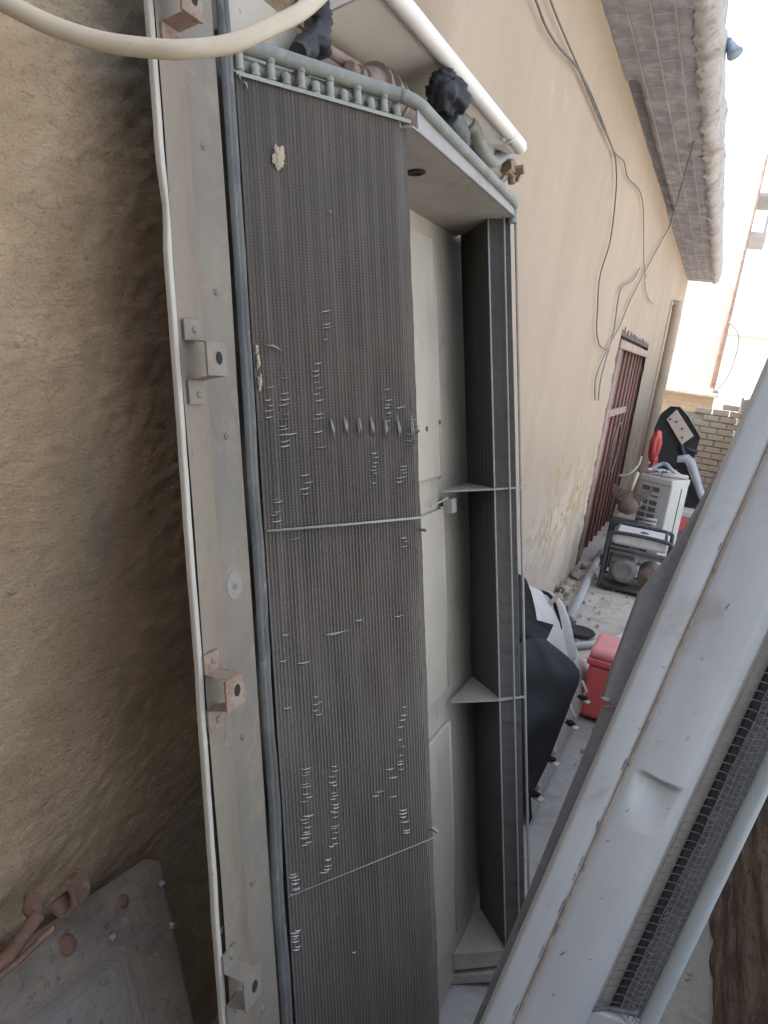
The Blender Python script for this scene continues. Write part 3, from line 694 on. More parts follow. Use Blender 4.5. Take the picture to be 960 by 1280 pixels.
for i in range(12):
    s = .045 + i * .0825; t = MB(); b0 = .464 - .018 * s; hz = HS(s); k_ = rnd.uniform(-.003, .003)
    if i % 2 == 0:
        t.tube([onF(s, b0, .013), onF(s, hz, .013)], .0060, 8); t.tube([onF(s, b0 + .017 + k_, .013), onF(s, b0 + .021 + k_, .013)], .0071, 8); t.tube([onF(s, hz - .014, .013), onF(s, hz, .013)], .0068, 8)
    else:
        t.tube(smooth_path([onF(s, b0, .013), onF(s, b0 + .020, .013), onF(s, b0 + .030, .017), onF(s, .500 - .022 * s, .030)], 4), .0060, 8)
        t.tube([onF(s, b0 + .018 + k_, .013), onF(s, b0 + .022 + k_, .0135)], .0070, 8); t.blob(onF(s, b0 + .029, .015), (.0072, .0072, .0072), rough=.1, seed=i, n=6)
    t.build('riser_tube', MAT['pipe_pale'], unit)
t = MB(); t.prism([onF(-.02, .4725, -.003), onF(1.0, .4550, -.003), onF(1.0, .4550, .045), onF(-.02, .4725, .045)], A * .002)
t.prism([onF(.0, .4725, -.0035), onF(1.0, .4550, -.0035), onF(1.0, .4505, -.0035), onF(.0, .4680, -.0035)], con * .0012)
t.build('tube_sheet', MAT['pipe_pale'], unit)
# filter drier, taped joints, pipes and valve lying across the top
t = MB()
ctr = lambda px, py, m: hitM(px, py, m)
ax0, ax1 = ctr(452, 92, -.585), ctr(548, 150, -.585)
c0, m0, a0 = Ui(ax0); axC = [U(c0 - .05 + x, m0, a0 - .006) for x in (0, .03, .05, .09, .10, .125, .13, .17, .18, .5, .53)]
t.tube(axC[:2], .010, 10); t.tube(axC[1:3], .014, 10); t.tube(axC[2:4], [.018, .034], 16)
t.tube(axC[3:5], .042, 18); t.tube(axC[5:7], .046, 18); t.tube([axC[4], axC[5]], .036, 18); t.tube([axC[6], axC[7]], .040, 18); t.tube(axC[7:9], .043, 18); t.tube(axC[8:10], .037, 18); t.tube(axC[9:11], [.037, .02], 18)
t.build('filter_drier', MAT['rust_pink'], unit)
t = MB()
P = [hitM(x, y, -.60) for x, y in ((372, 66), (392, 52), (398, 22), (392, -20), (390, -60))]
t.tube(smooth_path(P, 8), [(.021 if i > 3 else .015) * (1 + .30 * noise.noise(V((i * .9, 2, 1)))) for i in range(33)], 10)
t.blob(hitM(396, 58, -.595), (.026, .020, .016), rough=.25, seed=4)
t.tube([hitM(384, 62, -.593), hitM(408, 30, -.592), hitM(386, 14, -.592)], .006, 6, flat=.5)
t.build('taped_joint', MAT['tape'], unit)
t = MB(); t.tube(smooth_path([hitM(x, y, -.60) for x, y in ((400, 55), (415, 66), (432, 76), (450, 86))], 5), .010, 10); t.build('copper_pipe', MAT['rust_pink'], unit)
t = MB(); P = hitM(558, 119, -.51)
t.blob(P, (.042, .046, .036), rough=.24, seed=9, n=22); t.blob(hitM(554, 103, -.512), (.026, .026, .024), rough=.26, seed=5, n=18); t.blob(hitM(573, 124, -.505), (.018, .03, .02), rough=.26, seed=2, n=16)
t.tube(smooth_path([hitM(556, 138, -.515), hitM(562, 150, -.53), hitM(574, 168, -.55), hitM(575, 185, -.56)], 4), [.03, .031, .03, .028, .03, .028, .026, .026, .025, .024, .022, .022, .02], 10)
t.build('taped_joint', MAT['tape'], unit)
t = MB()
P = [hitM(x, y, -.565) for x, y in ((548, 158), (566, 150), (582, 150), (592, 160), (599, 178), (609, 196), (618, 202), (628, 195), (636, 197), (640, 208))]
t.tube(smooth_path(P, 5), .0165, 12); t.tube([hitM(584, 151, -.563), hitM(589, 156, -.563)], .019, 12)
t.build('discharge_pipe', MAT['pipe'], unit)
t = MB(); V0 = hitM(636, 212, -.562)
t.tube([V0 - C * .03, V0 + C * .05], .017, 8); t.tube([V0 + C * .05, V0 + C * .065], .023, 8); t.tube([V0 + A * .025, V0 - A * .012], .019, 8)
t.tube([V0 + C * .03 - A * .01, V0 + C * .03 - A * .032], .011, 8); t.tube([V0 - C * .045, V0 - C * .03], .022, 6); t.tube([V0 + C * .02, V0 + C * .02 + M * .04], .013, 6)
t.build('service_valve', MAT['brass'], unit, .001)
t = MB(); cg = hitM(598, 178, -.60)
t.tube([cg - C * .06 - A * .012, cg + C * .16 - A * .03], [.034, .03], 14); t.tube([cg + C * .16 - A * .03, cg + C * .19 - A * .033], .036, 14)
t.build('receiver_tank', MAT['pipe_pale'], unit)

# ------------------------------------------------------------------ white panel with a rolled edge fixed high on the wall
ac = thing('plastic_awning', 'long white plastic awning with a rolled rounded front edge fixed flat above the condenser unit', 'awning', (WX, 1.7, 2.23))
y0, y1 = 1.255, 2.08
t = MB(); rows = []
prof = [(WX + .012, 2.200), (WX + .04, 2.200), (WX + .06, 2.206), (-.665, 2.234), (-.645, 2.236)]
for y in (y0, y0 + .01, 1.6, y1 - .03, y1): rows.append([V((x - (.0 if y < y1 else .01), y, z)) for x, z in prof])
t.grid(rows, 0); t.prism([V((x, y0, z + .004)) for x, z in prof] + [V((-.645, y0, 2.262)), V((WX + .012, y0, 2.27))], (0, y1 - y0, 0)); t.build('underside', MAT['cream_plastic'], ac)
t = MB(); rows = []
R_ = .0175; n = 34
for i in range(n + 1):
    y = lerp(y0 - .012, 2.235, i / n); k = max(0, (y - 2.190) / .045); sh = k * k * .05
    rows.append([V((-.626 + R_ * (1 - .35 * k ** 3) * math.cos(a) - sh, y, 2.250 + R_ * (1 - .35 * k ** 3) * math.sin(a) + .15 * sh)) for a in [2 * math.pi * q / 14 for q in range(14)]])
t.grid(rows, 0, True, True); t.add(rows[-1], [list(range(14))]); t.add(rows[0], [list(range(14))[::-1]])
t.build('rolled_edge', MAT['white_plastic'], ac)
t = MB(); t.b2((-.705, 2.125, 2.236), (-.640, 2.222, 2.262)); t.build('end_cap', MAT['white_plastic'], ac, .012)
t = MB(); t.tube(smooth_path([(-.648, 2.062, 2.236), (-.634, 2.068, 2.2262), (-.616, 2.060, 2.236), (-.608, 2.07, 2.25)], 3), .0035, 6); t.build('crack_flap', MAT['white_plastic'], ac)

# ------------------------------------------------------------------ hose slung across the top of the picture
hp = [atX(-260, -190, WX + .03)] + [at(x, y, tt) for x, y, tt in ((-80, -40, .60), (0, 0, .60), (60, 30, .61), (120, 50, .62), (175, 59, .625), (230, 62, .63), (290, 54, .65), (340, 33, .68), (385, 8, .72), (430, -38, .80), (470, -90, .9))] + [V((-.60, 1.15, 2.75)), V((WX + .02, 1.3, 2.95))]
t = MB(); t.tube(smooth_path(hp, 8), .0078, 12)
tag(t.build('hose', MAT['hose']), 'beige plastic hose sagging in front of the top of the condenser unit', 'hose')

# ------------------------------------------------------------------ white cover panel leaning on the right
vx, vy = -1443, 6000
D = -(R3 @ V(((vx - 480) / 960, (vy - 640) / 960, 1.))).normalized()       # upwards along the panel
TP = .97
P0 = at(605, 1280, TP)
_e = R3 @ V((1, .26, -.10)); E1 = (_e - D * _e.dot(D)).normalized(); E2 = E1.cross(D)
if E2.dot(CAM - P0) < 0: E2 = -E2
def Q(u, v, l): return P0 + E1 * u + E2 * v + D * l
l_bot = -(P0.z - .036) / D.z
L0, L1 = l_bot, 1.42
panel = thing('cover_panel', 'long white fibreglass vehicle cover with a wire mesh side leaning on the brown wall', 'panel', Q(.1, -.02, L0))
def face_pt(x, y): # point of the picture on the panel's face plane -> (u, l)
    P = hit(x, y, E2, E2.dot(P0)); d = P - P0; return d.dot(E1), d.dot(D)
uc = face_pt(721, 1100)[0]; um = face_pt(819, 1100)[0]; ut0 = face_pt(882, 1100)[0]; ut1 = face_pt(906, 1100)[0]
dl = face_pt(825, 968)[1]; db = face_pt(815, 1045)[1]
t = MB(); rows = []
us = [-.0012, -.0006, 0.0, .003, uc * .5, uc - .008, uc - .003, uc, uc + .003, uc + .008] + [lerp(uc + .012, um - .006, i / 22) for i in range(23)] + [um - .002, um, um + .001, um + .001]
ls = [L0] + [lerp(L0, db - .02, i / 12) for i in range(1, 12)] + [lerp(db - .02, dl + .012, i / 110) for i in range(111)] + [lerp(dl + .012, L1, i / 14) for i in range(1, 15)]
for l in ls:
    row = []
    for k, u in enumerate(us):
        v = 0.
        if k == 0: v = -.014
        elif k == 1: v = -.003
        elif k == 2: v = -.0008
        if abs(u - uc) < .0085: v = -.003 * (1 - abs(u - uc) / .0085)
        if u > uc + .004:
            x_ = (u - uc) / (um - uc); v += .006 * math.sin(min(1, x_) * math.pi) - .006 * max(0, x_ - .8) / .2
            # grip recess
            cu = (x_ - .10) / .80
            lt = dl - .004 * (cu - .5) - .003 * math.sin(cu * math.pi)
            if 0 < cu < 1 and db < l:
                s_ = (lt - l) / (lt - db)
                edge = min(1, cu / .38) * min(1, (1 - cu) / .52)
                edge = edge * edge * (3 - 2 * edge)
                if 0 <= s_ <= 1: v -= .021 * edge * (lambda q: q * q * (3 - 2 * q))(min(1, s_ / .16)) * (1 - s_) ** 1.3
        if k >= len(us) - 2: v = -.012 if k == len(us) - 2 else -.03
        row.append(Q(u, v, l))
    rows.append(row)
t.grid(rows, 0, True)
shell_mb = t
t = MB()
chips = MB()
for i in range(34):
    a_ = L0 + (L1 - L0) * rnd.random(); ln = rnd.uniform(.003, .022); uu_ = uc - .0042 + .001 * rnd.random()
    chips.tube([Q(uu_ + .0006 * noise.noise(V((q, i, 1))), -.0009, a_ + ln * q / 4) for q in range(5)], [.0002, .0004, .00025, .00045, .0002], 4)
for x, y, ln, an in ((757, 1048, .004, .4), (781, 1012, .006, 1.2), (866, 893, .016, 1.5), (826, 832, .004, .2), (700, 1190, .007, 1.1), (905, 760, .008, 1.4), (852, 905, .005, .8), (735, 1195, .003, .3), (690, 1240, .004, 1.), (770, 1110, .003, .7)):
    u_, a_ = face_pt(x, y)
    chips.tube([Q(u_ + math.cos(an) * ln * q / 4 + .0004 * noise.noise(V((q, x, 1))), .0056, a_ + math.sin(an) * ln * q / 4) for q in range(5)], [.0002, .0006, .0003, .0005, .0002], 4)
b_ = len(shell_mb.v); shell_mb.v += chips.v; shell_mb.f += [[b_ + i for i in f] for f in chips.f]; shell_mb.m += [1] * len(chips.f); shell_mb.sm += chips.sm
shell = shell_mb.build('shell', [MAT['whitepaint'], MAT['hole']], panel)
t = MB(); t.tube([Q(uc + .0015 + .0012 * noise.noise(V((i * .4, 1, 1))), -.0015, lerp(L0, L1, i / 80)) for i in range(81)], [.0019 + .0012 * noise.noise(V((i * .8, 2, 2))) for i in range(81)], 6)
t.build('seam_sealant', MAT['bead'], shell)
# grey backing flange behind the left edge, wider in its upper part
def face_v(x, y, v):
    P = hit(x, y, E2, E2.dot(P0 + E2 * v)); return Q(*[(P - P0).dot(k) for k in (E1,)], v, (P - P0).dot(D))
t = MB()
t.prism([face_v(x, y, -.018) for x, y in ((755, 872), (761, 850), (799, 745), (842, 690), (900, 590), (930, 545), (800, 850), (772, 885))], -E2 * .012)
t.prism([face_v(x, y, -.024) for x, y in ((754, 884), (700, 1018), (655, 1130), (600, 1262), (540, 1400), (590, 1400), (690, 1130), (790, 884))], -E2 * .005)
t.blob(face_v(757, 874, -.017), (.006, .004, .003), rough=.2)
t.build('backing_flange', MAT['backrim'], panel, .0015)
# recess behind the mesh
t = MB(); wdt = (ut0 - um)
t.prism([Q(um, -.03, L0 + .02), Q(um + wdt * .56, -.034, L0 + .02), Q(um + wdt * .56, -.034, L1), Q(um, -.03, L1)], -E2 * .003); t.build('inner_lip', MAT['innerlip'], panel)
t = MB(); t.box(Q(um + wdt * .64, -.034, (L0 + L1) / 2 + .01), (wdt * .19, .016, L1 - L0 - .02), (E1, E2, D)); t.build('foam_strip', MAT['foam'], panel)
t = MB(); t.prism([Q(um + wdt * .7, -.040, L0 + .02), Q(ut1, -.038, L0 + .02), Q(ut1, -.038, L1), Q(um + wdt * .7, -.040, L1)], -E2 * .003); t.build('backing_sheet', MAT['engine_dark'], panel)
lm = face_pt(760, 1272)[1]
def mprof(x): # profile across the mesh: x 0..1
    return (um + .002 + wdt * 1.02 * x, -.004 - .018 * math.sin(min(1, x * 1.15) * math.pi * .5) * (1 if x < .55 else 1) + (.016 * (x - .55) / .45 if x > .55 else 0))
t = MB(); l = lm
while l < L1:
    pts = [Q(mprof(x)[0], mprof(x)[1], l + .0015 * noise.noise(V((l * 30, x * 3, 1))) - (.012 * max(0, x - .5))) for x in (0, .2, .4, .55, .8, 1)]
    t.tube(pts, .0006, 4, caps=False); l += .0118
for x in (0, .30, .62, .8, .96):
    t.tube([Q(mprof(x)[0], mprof(x)[1] + .0008, lerp(lm, L1, i / 60)) + E1 * .001 * noise.noise(V((i * .5, x, 1))) for i in range(61)], .0006, 4, caps=False)
t.build('wire_mesh', MAT['wire'], panel)
t = MB(); l = lm
while l < L1:
    xs_ = (.62, .72, .82, .91, 1.0); w1 = .004 * noise.noise(V((l * 9, 1, 2)))
    t.tube([Q(mprof(x)[0], mprof(x)[1] - .004 + .003 * math.sin(x * 20 + l * 40), l + .035 * (x - .62) ** 1.3 + w1 + .0015 * noise.noise(V((l * 60, x * 5, 2)))) for x in xs_], .0005, 4, caps=False)
    l += .0075 + .003 * rnd.random()
for x in (.62, .74, .83, .92):
    t.tube([Q(mprof(x)[0], mprof(x)[1] - .003, lerp(lm, L1, i / 120)) + E1 * .0022 * noise.noise(V((i * .45, x, 4))) for i in range(121)], .00055, 4, caps=False)
t.build('wire_mesh', MAT['wire_pale'], panel)
t = MB(); t.tube(smooth_path([Q(um, -.006, lm - .002), Q(um + wdt * .45, -.022, lm - .004), Q(ut0, -.006, lm + .016)], 4), .0035, 6); t.build('mesh_frame', MAT['backrim'], panel)
t = MB(); t.tube([Q((ut0 + ut1) / 2 + .010 * ((l_ - L0) / (L1 - L0)) * 0, .002, l_) for l_ in [lerp(L0, L1, i / 20) for i in range(21)]], (ut1 - ut0) / 2, 12); t.build('rim_tube', MAT['rim'], panel)
t = MB(); t.prism([Q(um - .004, -.032, L0), Q(ut1, -.032, L0), Q(ut1, -.032, lm - .006), Q(um - .004, -.032, lm - .006)], E2 * .02); t.build('end_rail', MAT['whitepaint'], panel, .003)
panel_info = (E1, E2, D)

# ------------------------------------------------------------------ rusty body panel and clamp in the near left corner
T_ = at(203, 1060, 1.37); L_ = at(0, 1198, 1.09); B_ = at(252, 1280, 1.27)
d1 = (L_ - T_); l1 = d1.length; d1.normalize(); d2 = (B_ - T_); d2 = d2.normalized(); nn = d1.cross(d2); nn.normalize()
if nn.dot(CAM - T_) < 0: nn = -nn
ldn = (T_.z - .01) / -d2.z
sheet = thing('rusty_body_panel', 'rusty grey pressed steel body panel propped in the near corner', 'metal panel', (T_ + d2 * ldn) * 1.0)
t = MB(); rows = []; sat = []
NU, NV = 70, 80
for i in range(NU + 1):
    u = (i / NU) ** 1.2 * (l1 + .35); row = []
    for j in range(NV + 1):
        v = (j / NV) * ldn
        r_ = .04; uu, vv = u, v
        if u < r_ and v < r_:                       # rounded corner
            k = math.hypot(r_ - u, r_ - v)
            if k > r_: uu = r_ - (r_ - u) * r_ / k; vv = r_ - (r_ - v) * r_ / k
        e_ = min(u, v * 1.0)
        h = 0
        h += -.016 * max(0, 1 - v / .010) - .016 * max(0, 1 - u / .012)
        h += .006 * math.exp(-((v - .035) / .012) ** 2)
        ins = max(0, min(1, (v - .085) / .03)) * max(0, min(1, (u - .10) / .05)); ins = ins * ins * (3 - 2 * ins)
        h -= .006 * ins; sat.append((u, v, ins))
        h += .004 * noise.fractal(V((u * 7, v * 7, 3)), .8, 2, 3)
        row.append(T_ + d1 * uu + d2 * vv + nn * h)
    rows.append(row)
t.grid(rows); pl = t.build('pressed_sheet', MAT['sheetmetal'], sheet, attr=sat)
def sp(x, y, h=0): return hit(x, y, nn, nn.dot(T_)) + nn * h
for x, y, r_ in ((83, 1181, .015), (152, 1127, .0105)): MB().lathe(sp(x, y, -.002), nn, [(r_ * 1.3, 0), (r_ * 1.1, .004), (r_, .007), (r_ * .5, .010), (0, .009)], 12).build('plug', MAT['rust'], pl)
for x, y in ((201, 1105), (214, 1157), (140, 1172)): MB().blob(sp(x, y, .002), (.006, .006, .006), rough=.3, seed=x).build('clip', MAT['plate'], pl)
clamp = thing('rusty_clamp', 'rusty bar with a bent open pipe ring lying on the edge of the rusty panel', 'clamp', at(35, 1160, 1.08))
t = MB(); o_ = nn * .022
t.tube([at(-60, 1245, 1.02) + o_, at(0, 1200, 1.06) + o_, at(38, 1147, 1.10) + o_], .013, 10, flat=.8); t.tube([at(-60, 1262, 1.02) + o_, at(10, 1207, 1.06) + o_, at(58, 1162, 1.09) + o_], .010, 8, flat=.5)
t.prism([at(26, 1140, 1.11), at(30, 1118, 1.12), at(46, 1116, 1.13), at(50, 1138, 1.12), at(38, 1156, 1.10)], nn * .01)
t.build('bar', MAT['rust'], clamp, .002)
t = MB(); ring = []
cpt = at(67, 1131, 1.13) + o_; ux = (R3 @ V((1, .05, 0))); uy = (R3 @ V((0, 1, 0))); dep = (R3 @ V((.45, -.2, .9))).normalized()
g_ = []
for i in range(25):
    a_ = math.radians(-115 + 285 * i / 24); p = cpt + ux * math.cos(a_) * .0155 + uy * math.sin(a_) * .022
    n_ = (ux * math.cos(a_) + uy * math.sin(a_)).normalized()
    g_.append([p - n_ * .0025, p + n_ * .0025, p + n_ * .0025 + dep * .03, p - n_ * .0025 + dep * .03])
t.grid(g_, 0, False, True); t.build('ring', MAT['rust'], clamp)

# ------------------------------------------------------------------ black sheet, white cover and bits beside the condenser
bs = thing('black_plastic_sheet', 'crumpled black plastic sheet standing beside the far coil', 'plastic sheet', V((-.40, 2.45, 0)))
def curved(poly, t0, t1, th=.004, n=1):
    return [at(x, y, lerp(t0, t1, k)) for x, y, k in poly]
t = MB()
big = [(640, 812, 0), (662, 806, 0), (684, 800, .1), (706, 817, .4), (720, 832, .8), (724, 840, .9), (722, 852, .9), (712, 880, .7), (700, 915, .5), (684, 955, .3), (666, 992, .15), (650, 1000, .1), (636, 1000, 0)]
Lc = [(640, 812), (640, 850), (640, 890), (640, 930), (640, 965), (640, 1000)]; Rc = [(684, 800), (724, 838), (713, 880), (699, 917), (684, 955), (664, 995)]
def dense(P_, n_): 
    q = smooth_path([V((x, y, 0)) for x, y in P_], n_); return [(p.x, p.y) for p in q]
Lc, Rc = dense(Lc, 5), dense(Rc, 5); rows = []
for i_, (l_, r_) in enumerate(zip(Lc, Rc)):
    rows.append([at(lerp(l_[0], r_[0], k / 14), lerp(l_[1], r_[1] - 0, k / 14) - 8 * math.sin(math.pi * k / 14) * (1 if i_ < 3 else 0), lerp(2.36, 2.46, k / 14) + .012 * math.sin(k / 14 * math.pi * 1.5 + i_ * .12) + .01 * noise.noise(V((k * .3, i_ * .2, 1)))) for k in range(15)])
t.grid(rows); back = [[p + R3 @ V((0, 0, .004)) for p in r] for r in rows]; t.grid(back)
edge = [r[-1] for r in rows]; edb = [r[-1] for r in back]; t.grid([edge, edb], 0, False); t.grid([rows[0], back[0]], 0, False)
mid = [(640, 768, 0), (656, 772, .2), (675, 776, .5), (692, 781, .8), (688, 790, .8), (682, 803, .6), (664, 809, .3), (640, 818, 0)]
t.prism(curved(mid, 2.44, 2.50), R3 @ V((0, 0, .004)))
top = [(640, 712, 0), (654, 721, .2), (658, 724, .3), (664, 740, .4), (669, 760, .6), (672, 779, .7), (640, 776, 0)]
t.prism(curved(top, 2.52, 2.56), R3 @ V((0, 0, .004)))
leg_ = [(640, 990, 0), (668, 985, .2), (655, 1020, .1), (648, 1055, 0), (640, 1060, 0)]
t.prism(curved(leg_, 2.41, 2.43), R3 @ V((0, 0, .004)))
t.build('sheet', MAT['black_sheet'], bs)

cv = thing('fibreglass_cover', 'dull white fibreglass cover with clips along its lower edge lying behind the black sheet', 'cover', (-.36, 3.2, 0))
t = MB(); rows = []
prof = [(-.30, .012), (-.292, .05), (-.315, .16), (-.335, .25), (-.36, .32), (-.385, .335), (-.42, .42), (-.46, .52), (-.51, .60), (-.57, .66), (-.63, .675)]
for i in range(40):
    y = lerp(2.62, 3.98, i / 39); k = max(0, (y - 3.35) / .63) ** 2; row = []
    for j, (x, z) in enumerate(prof):
        z2 = z * (1 - .42 * k) ; x2 = x + .02 * k
        if j <= 1: z2 += .02 * abs(noise.noise(V((y * 9, 1, 1)))); x2 += .02 * noise.noise(V((y * 5, 3, 3)))
        row.append(V((x2 + .035 * (3.3 - y) * (-.2), y, z2)))
    rows.append(row)
t.grid(rows)
so = [[p - V((.012, 0, .006)) for p in r] for r in rows]; t.grid(so)
t.add(rows[-1] + so[-1], [(i, i + 1, 12 + i, 11 + i) for i in range(10)])
t.build('shell', MAT['fibre'], cv)
for x, y, tt in ((731, 876, 3.52), (716, 908, 3.28), (691, 953, 2.98), (671, 997, 2.78)):
    P = at(x, y, tt); t = MB()
    t.box(P, (.05, .03, .006), (V((.9, -.3, 0)).normalized(), V((.3, .9, 0)).normalized(), V((0, 0, 1)))); t.tube([P + V((-.02, .0, .0)), P + V((.0, -.005, .05)), P + V((-.03, 0, .09))], .008, 6)
    o = t.build('clip', MAT['trim'], cv, .002)
    t = MB(); t.blob(P + V((-.012, -.012, .018)), (.022, .012, .012), rough=.3, seed=x); t.build('clip_hole', MAT['hole'], o)
# arch, rod and hinge at its far end
ar = thing('white_bumper', 'curved dull white bumper end with a black seam behind the black sheet', 'bumper', atX(690, 800, -.56))
t = MB(); rows = []
base = [(662, 752), (672, 742), (684, 738), (694, 744), (702, 756), (709, 775), (714, 800), (717, 822)]
for k, (dx, dt) in enumerate(((0, 0), (4, .03), (0, .12))):
    rows.append([at(x + dx, y + dx * .3, 3.75 + dt) for x, y in base])
t.grid(rows)
inner = [(660, 830), (668, 830), (676, 834), (686, 840), (694, 846), (702, 852), (712, 848), (716, 836)]
t.grid([[at(x, y, 3.75) for x, y in base], [at(lerp(b0[0], b1[0], .5), lerp(b0[1], b1[1], .5), 3.70) for b0, b1 in zip(base, inner)], [at(x, y, 3.74) for x, y in inner]])
t.build('shell', MAT['fibre'], ar)
t = MB(); t.tube(smooth_path([at(x, y, 3.68) for x, y in ((672, 739), (684, 742), (692, 752), (697, 768), (701, 788))], 4), [.009] * 16 + [.003], 6); t.build('seam', MAT['hole'], ar)
rod = thing('steel_rod', 'pale steel rod with a ring end leaning over the white bumper', 'rod', atX(690, 770, -.6))
t = MB(); t.tube([at(672, 770, 3.60), at(700, 742, 3.66)], .011, 8); t.tube([at(671 + 0, 773, 3.60), at(668, 780, 3.6)], .008, 6)
t.build('shaft', MAT['gatebar'], rod)
t = MB(); c_ = at(701, 738, 3.66); t.tube([c_ + (R3 @ V((math.cos(a), math.sin(a), .3 * math.cos(a)))) * .012 for a in [i * math.pi / 6 for i in range(13)]], .0045, 6); t.build('ring', MAT['steel_dark'], rod)
hg = thing('angle_iron', 'small dark rusty angle iron with pale bolts on the ground by the white bumper', 'iron', atZ(708, 780, 0.02))
t = MB(); t.prism([at(x, y, 3.95) for x, y in ((694, 757), (706, 754), (711, 757), (710, 770), (716, 775), (721, 776), (720, 781), (709, 783), (703, 780), (701, 768))], R3 @ V((0, 0, .02))); t.build('plate', MAT['engine_brown'], hg, .002)
for x, y in ((697, 758), (706, 757), (705, 773), (716, 771)): MB().blob(at(x, y, 3.94), (.008, .008, .008), rough=.1, n=6).build('bolt', MAT['trim'], hg)
# ring on the ground, pale hose and conduit
t = MB(); P = atZ(724, 790, .012); t.lathe(P, (0, 0, 1), [(.10, .0), (.105, .008), (.10, .014), (.088, .012), (.0, .010)], 20)
tag(t.build('rubber_lid', MAT['foam']), 'flat black rubber lid lying on the concrete behind the red can', 'lid')
t = MB(); t.tube(smooth_path([atZ(x, y, .022) for x, y in ((690, 800), (708, 807), (722, 807), (740, 805), (758, 802), (775, 796), (790, 786), (806, 770))], 5), .022, 10)
tag(t.build('flat_hose', MAT['palehose']), 'pale blue grey hose curving over the concrete behind the red can', 'hose')
t = MB(); t.tube([atZ(712, 775, .03), atZ(744, 704, .03), atZ(752, 690, .03)], .032, 10)
tag(t.build('conduit', MAT['conduit']), 'straight grey conduit lying along the foot of the plaster wall', 'conduit')

# red can
rc = thing('red_can', 'red plastic can with a faded lid standing on the concrete', 'can', atZ(742, 896, 0) + V((.05, .08, 0)))
ro = rc.location.copy(); yw = math.radians(28)
def lb(mb, cx, cy, cz, sx, sy, sz, yaw, o, mi=0):
    ax = (V((math.cos(yaw), math.sin(yaw), 0)), V((-math.sin(yaw), math.cos(yaw), 0)), V((0, 0, 1)))
    return mb.box(V(o) + ax[0] * cx + ax[1] * cy + ax[2] * cz, (sx, sy, sz), ax, mi)
t = MB(); lb(t, 0, 0, .15, .24, .28, .28, yw - .5, ro); t.build('body', MAT['red'], rc, .025, 3)
t = MB(); lb(t, 0, 0, .305, .262, .302, .035, yw - .5, ro); t.build('rim', MAT['red'], rc, .010, 3)
t = MB(); lb(t, 0, 0, .345, .25, .29, .055, yw - .5, ro); t.build('lid', MAT['red_lid'], rc, .03, 4)

# ------------------------------------------------------------------ generator
go = V((-.315, 6.35, 0)); gen = thing('generator', 'small open frame generator with a grey fuel tank near the red gate', 'generator', go); yw = .04
GW, GD, GH = .235, .21, .47
def gp(x, y, z): return rotz(go + V((x, y, z)), yw, go)
for sy in (-1, 1):
    t = MB(); t.tube(smooth_path([gp(-GW, sy * GD, .02), gp(-GW, sy * GD, .2), gp(-GW, sy * GD, GH - .06), gp(-GW + .05, sy * GD, GH), gp(GW - .05, sy * GD, GH), gp(GW, sy * GD, GH - .06), gp(GW, sy * GD, .2), gp(GW, sy * GD, .02)], 5), .016, 8)
    t.tube([gp(-GW, sy * GD, .03), gp(GW, sy * GD, .03)], .016, 8); t.tube([gp(-GW, sy * GD, GH - .13), gp(GW, sy * GD, GH - .13)], .010, 8)
    t.build('frame_hoop', MAT['steel_dark'], gen)
for sx in (-1, 1):
    MB().tube([gp(sx * GW, -GD, .03), gp(sx * GW, GD, .03)], .014, 8).build('cross_tube', MAT['steel_dark'], gen); MB().tube([gp(sx * GW * .8, -GD, GH), gp(sx * GW * .8, GD, GH)], .012, 8).build('cross_tube', MAT['steel_dark'], gen)
t = MB(); lb(t, 0, 0, GH - .05, .42, .37, .10, yw, go); tk = t.build('fuel_tank', MAT['tank'], gen, .03, 3)
t = MB(); t.lathe(gp(.02, -.02, GH - .02), (0, 0, 1), [(.035, 0), (.035, .02), (.028, .026), (0, .026)], 14); t.build('filler_cap', MAT['steel_dark'], tk)
t = MB(); lb(t, 0, -.165, GH - .145, .42, .02, .055, yw, go); t.build('control_panel', MAT['engine'], gen, .004)
t = MB(); lb(t, -.09, .0, .16, .20, .30, .20, yw, go); t.build('engine_block', MAT['engine'], gen, .03, 3)
t = MB(); t.lathe(gp(-.075, -.15, .17), (0, -1, 0), [(.10, 0), (.10, .03), (.085, .045), (.06, .05), (.055, .046), (.0, .046)], 24)
for k in range(10):
    a_ = k * math.pi / 5; t.tube([gp(-.075 + .04 * math.cos(a_), -.197, .17 + .04 * math.sin(a_)), gp(-.075 + .088 * math.cos(a_), -.193, .17 + .088 * math.sin(a_))], .005, 4)
t.build('recoil_starter', MAT['engine'], gen)
t = MB(); t.lathe(gp(.115, -.14, .16), (0, -1, 0), [(.085, -.2), (.085, 0), (.085, .03), (.07, .045), (.02, .05), (.018, .06), (0, .06)], 24); t.build('alternator', MAT['engine_brown'], gen)
t = MB(); lb(t, 0, 0, .025, .44, .38, .012, yw, go); t.build('base_plate', MAT['engine_brown'], gen)

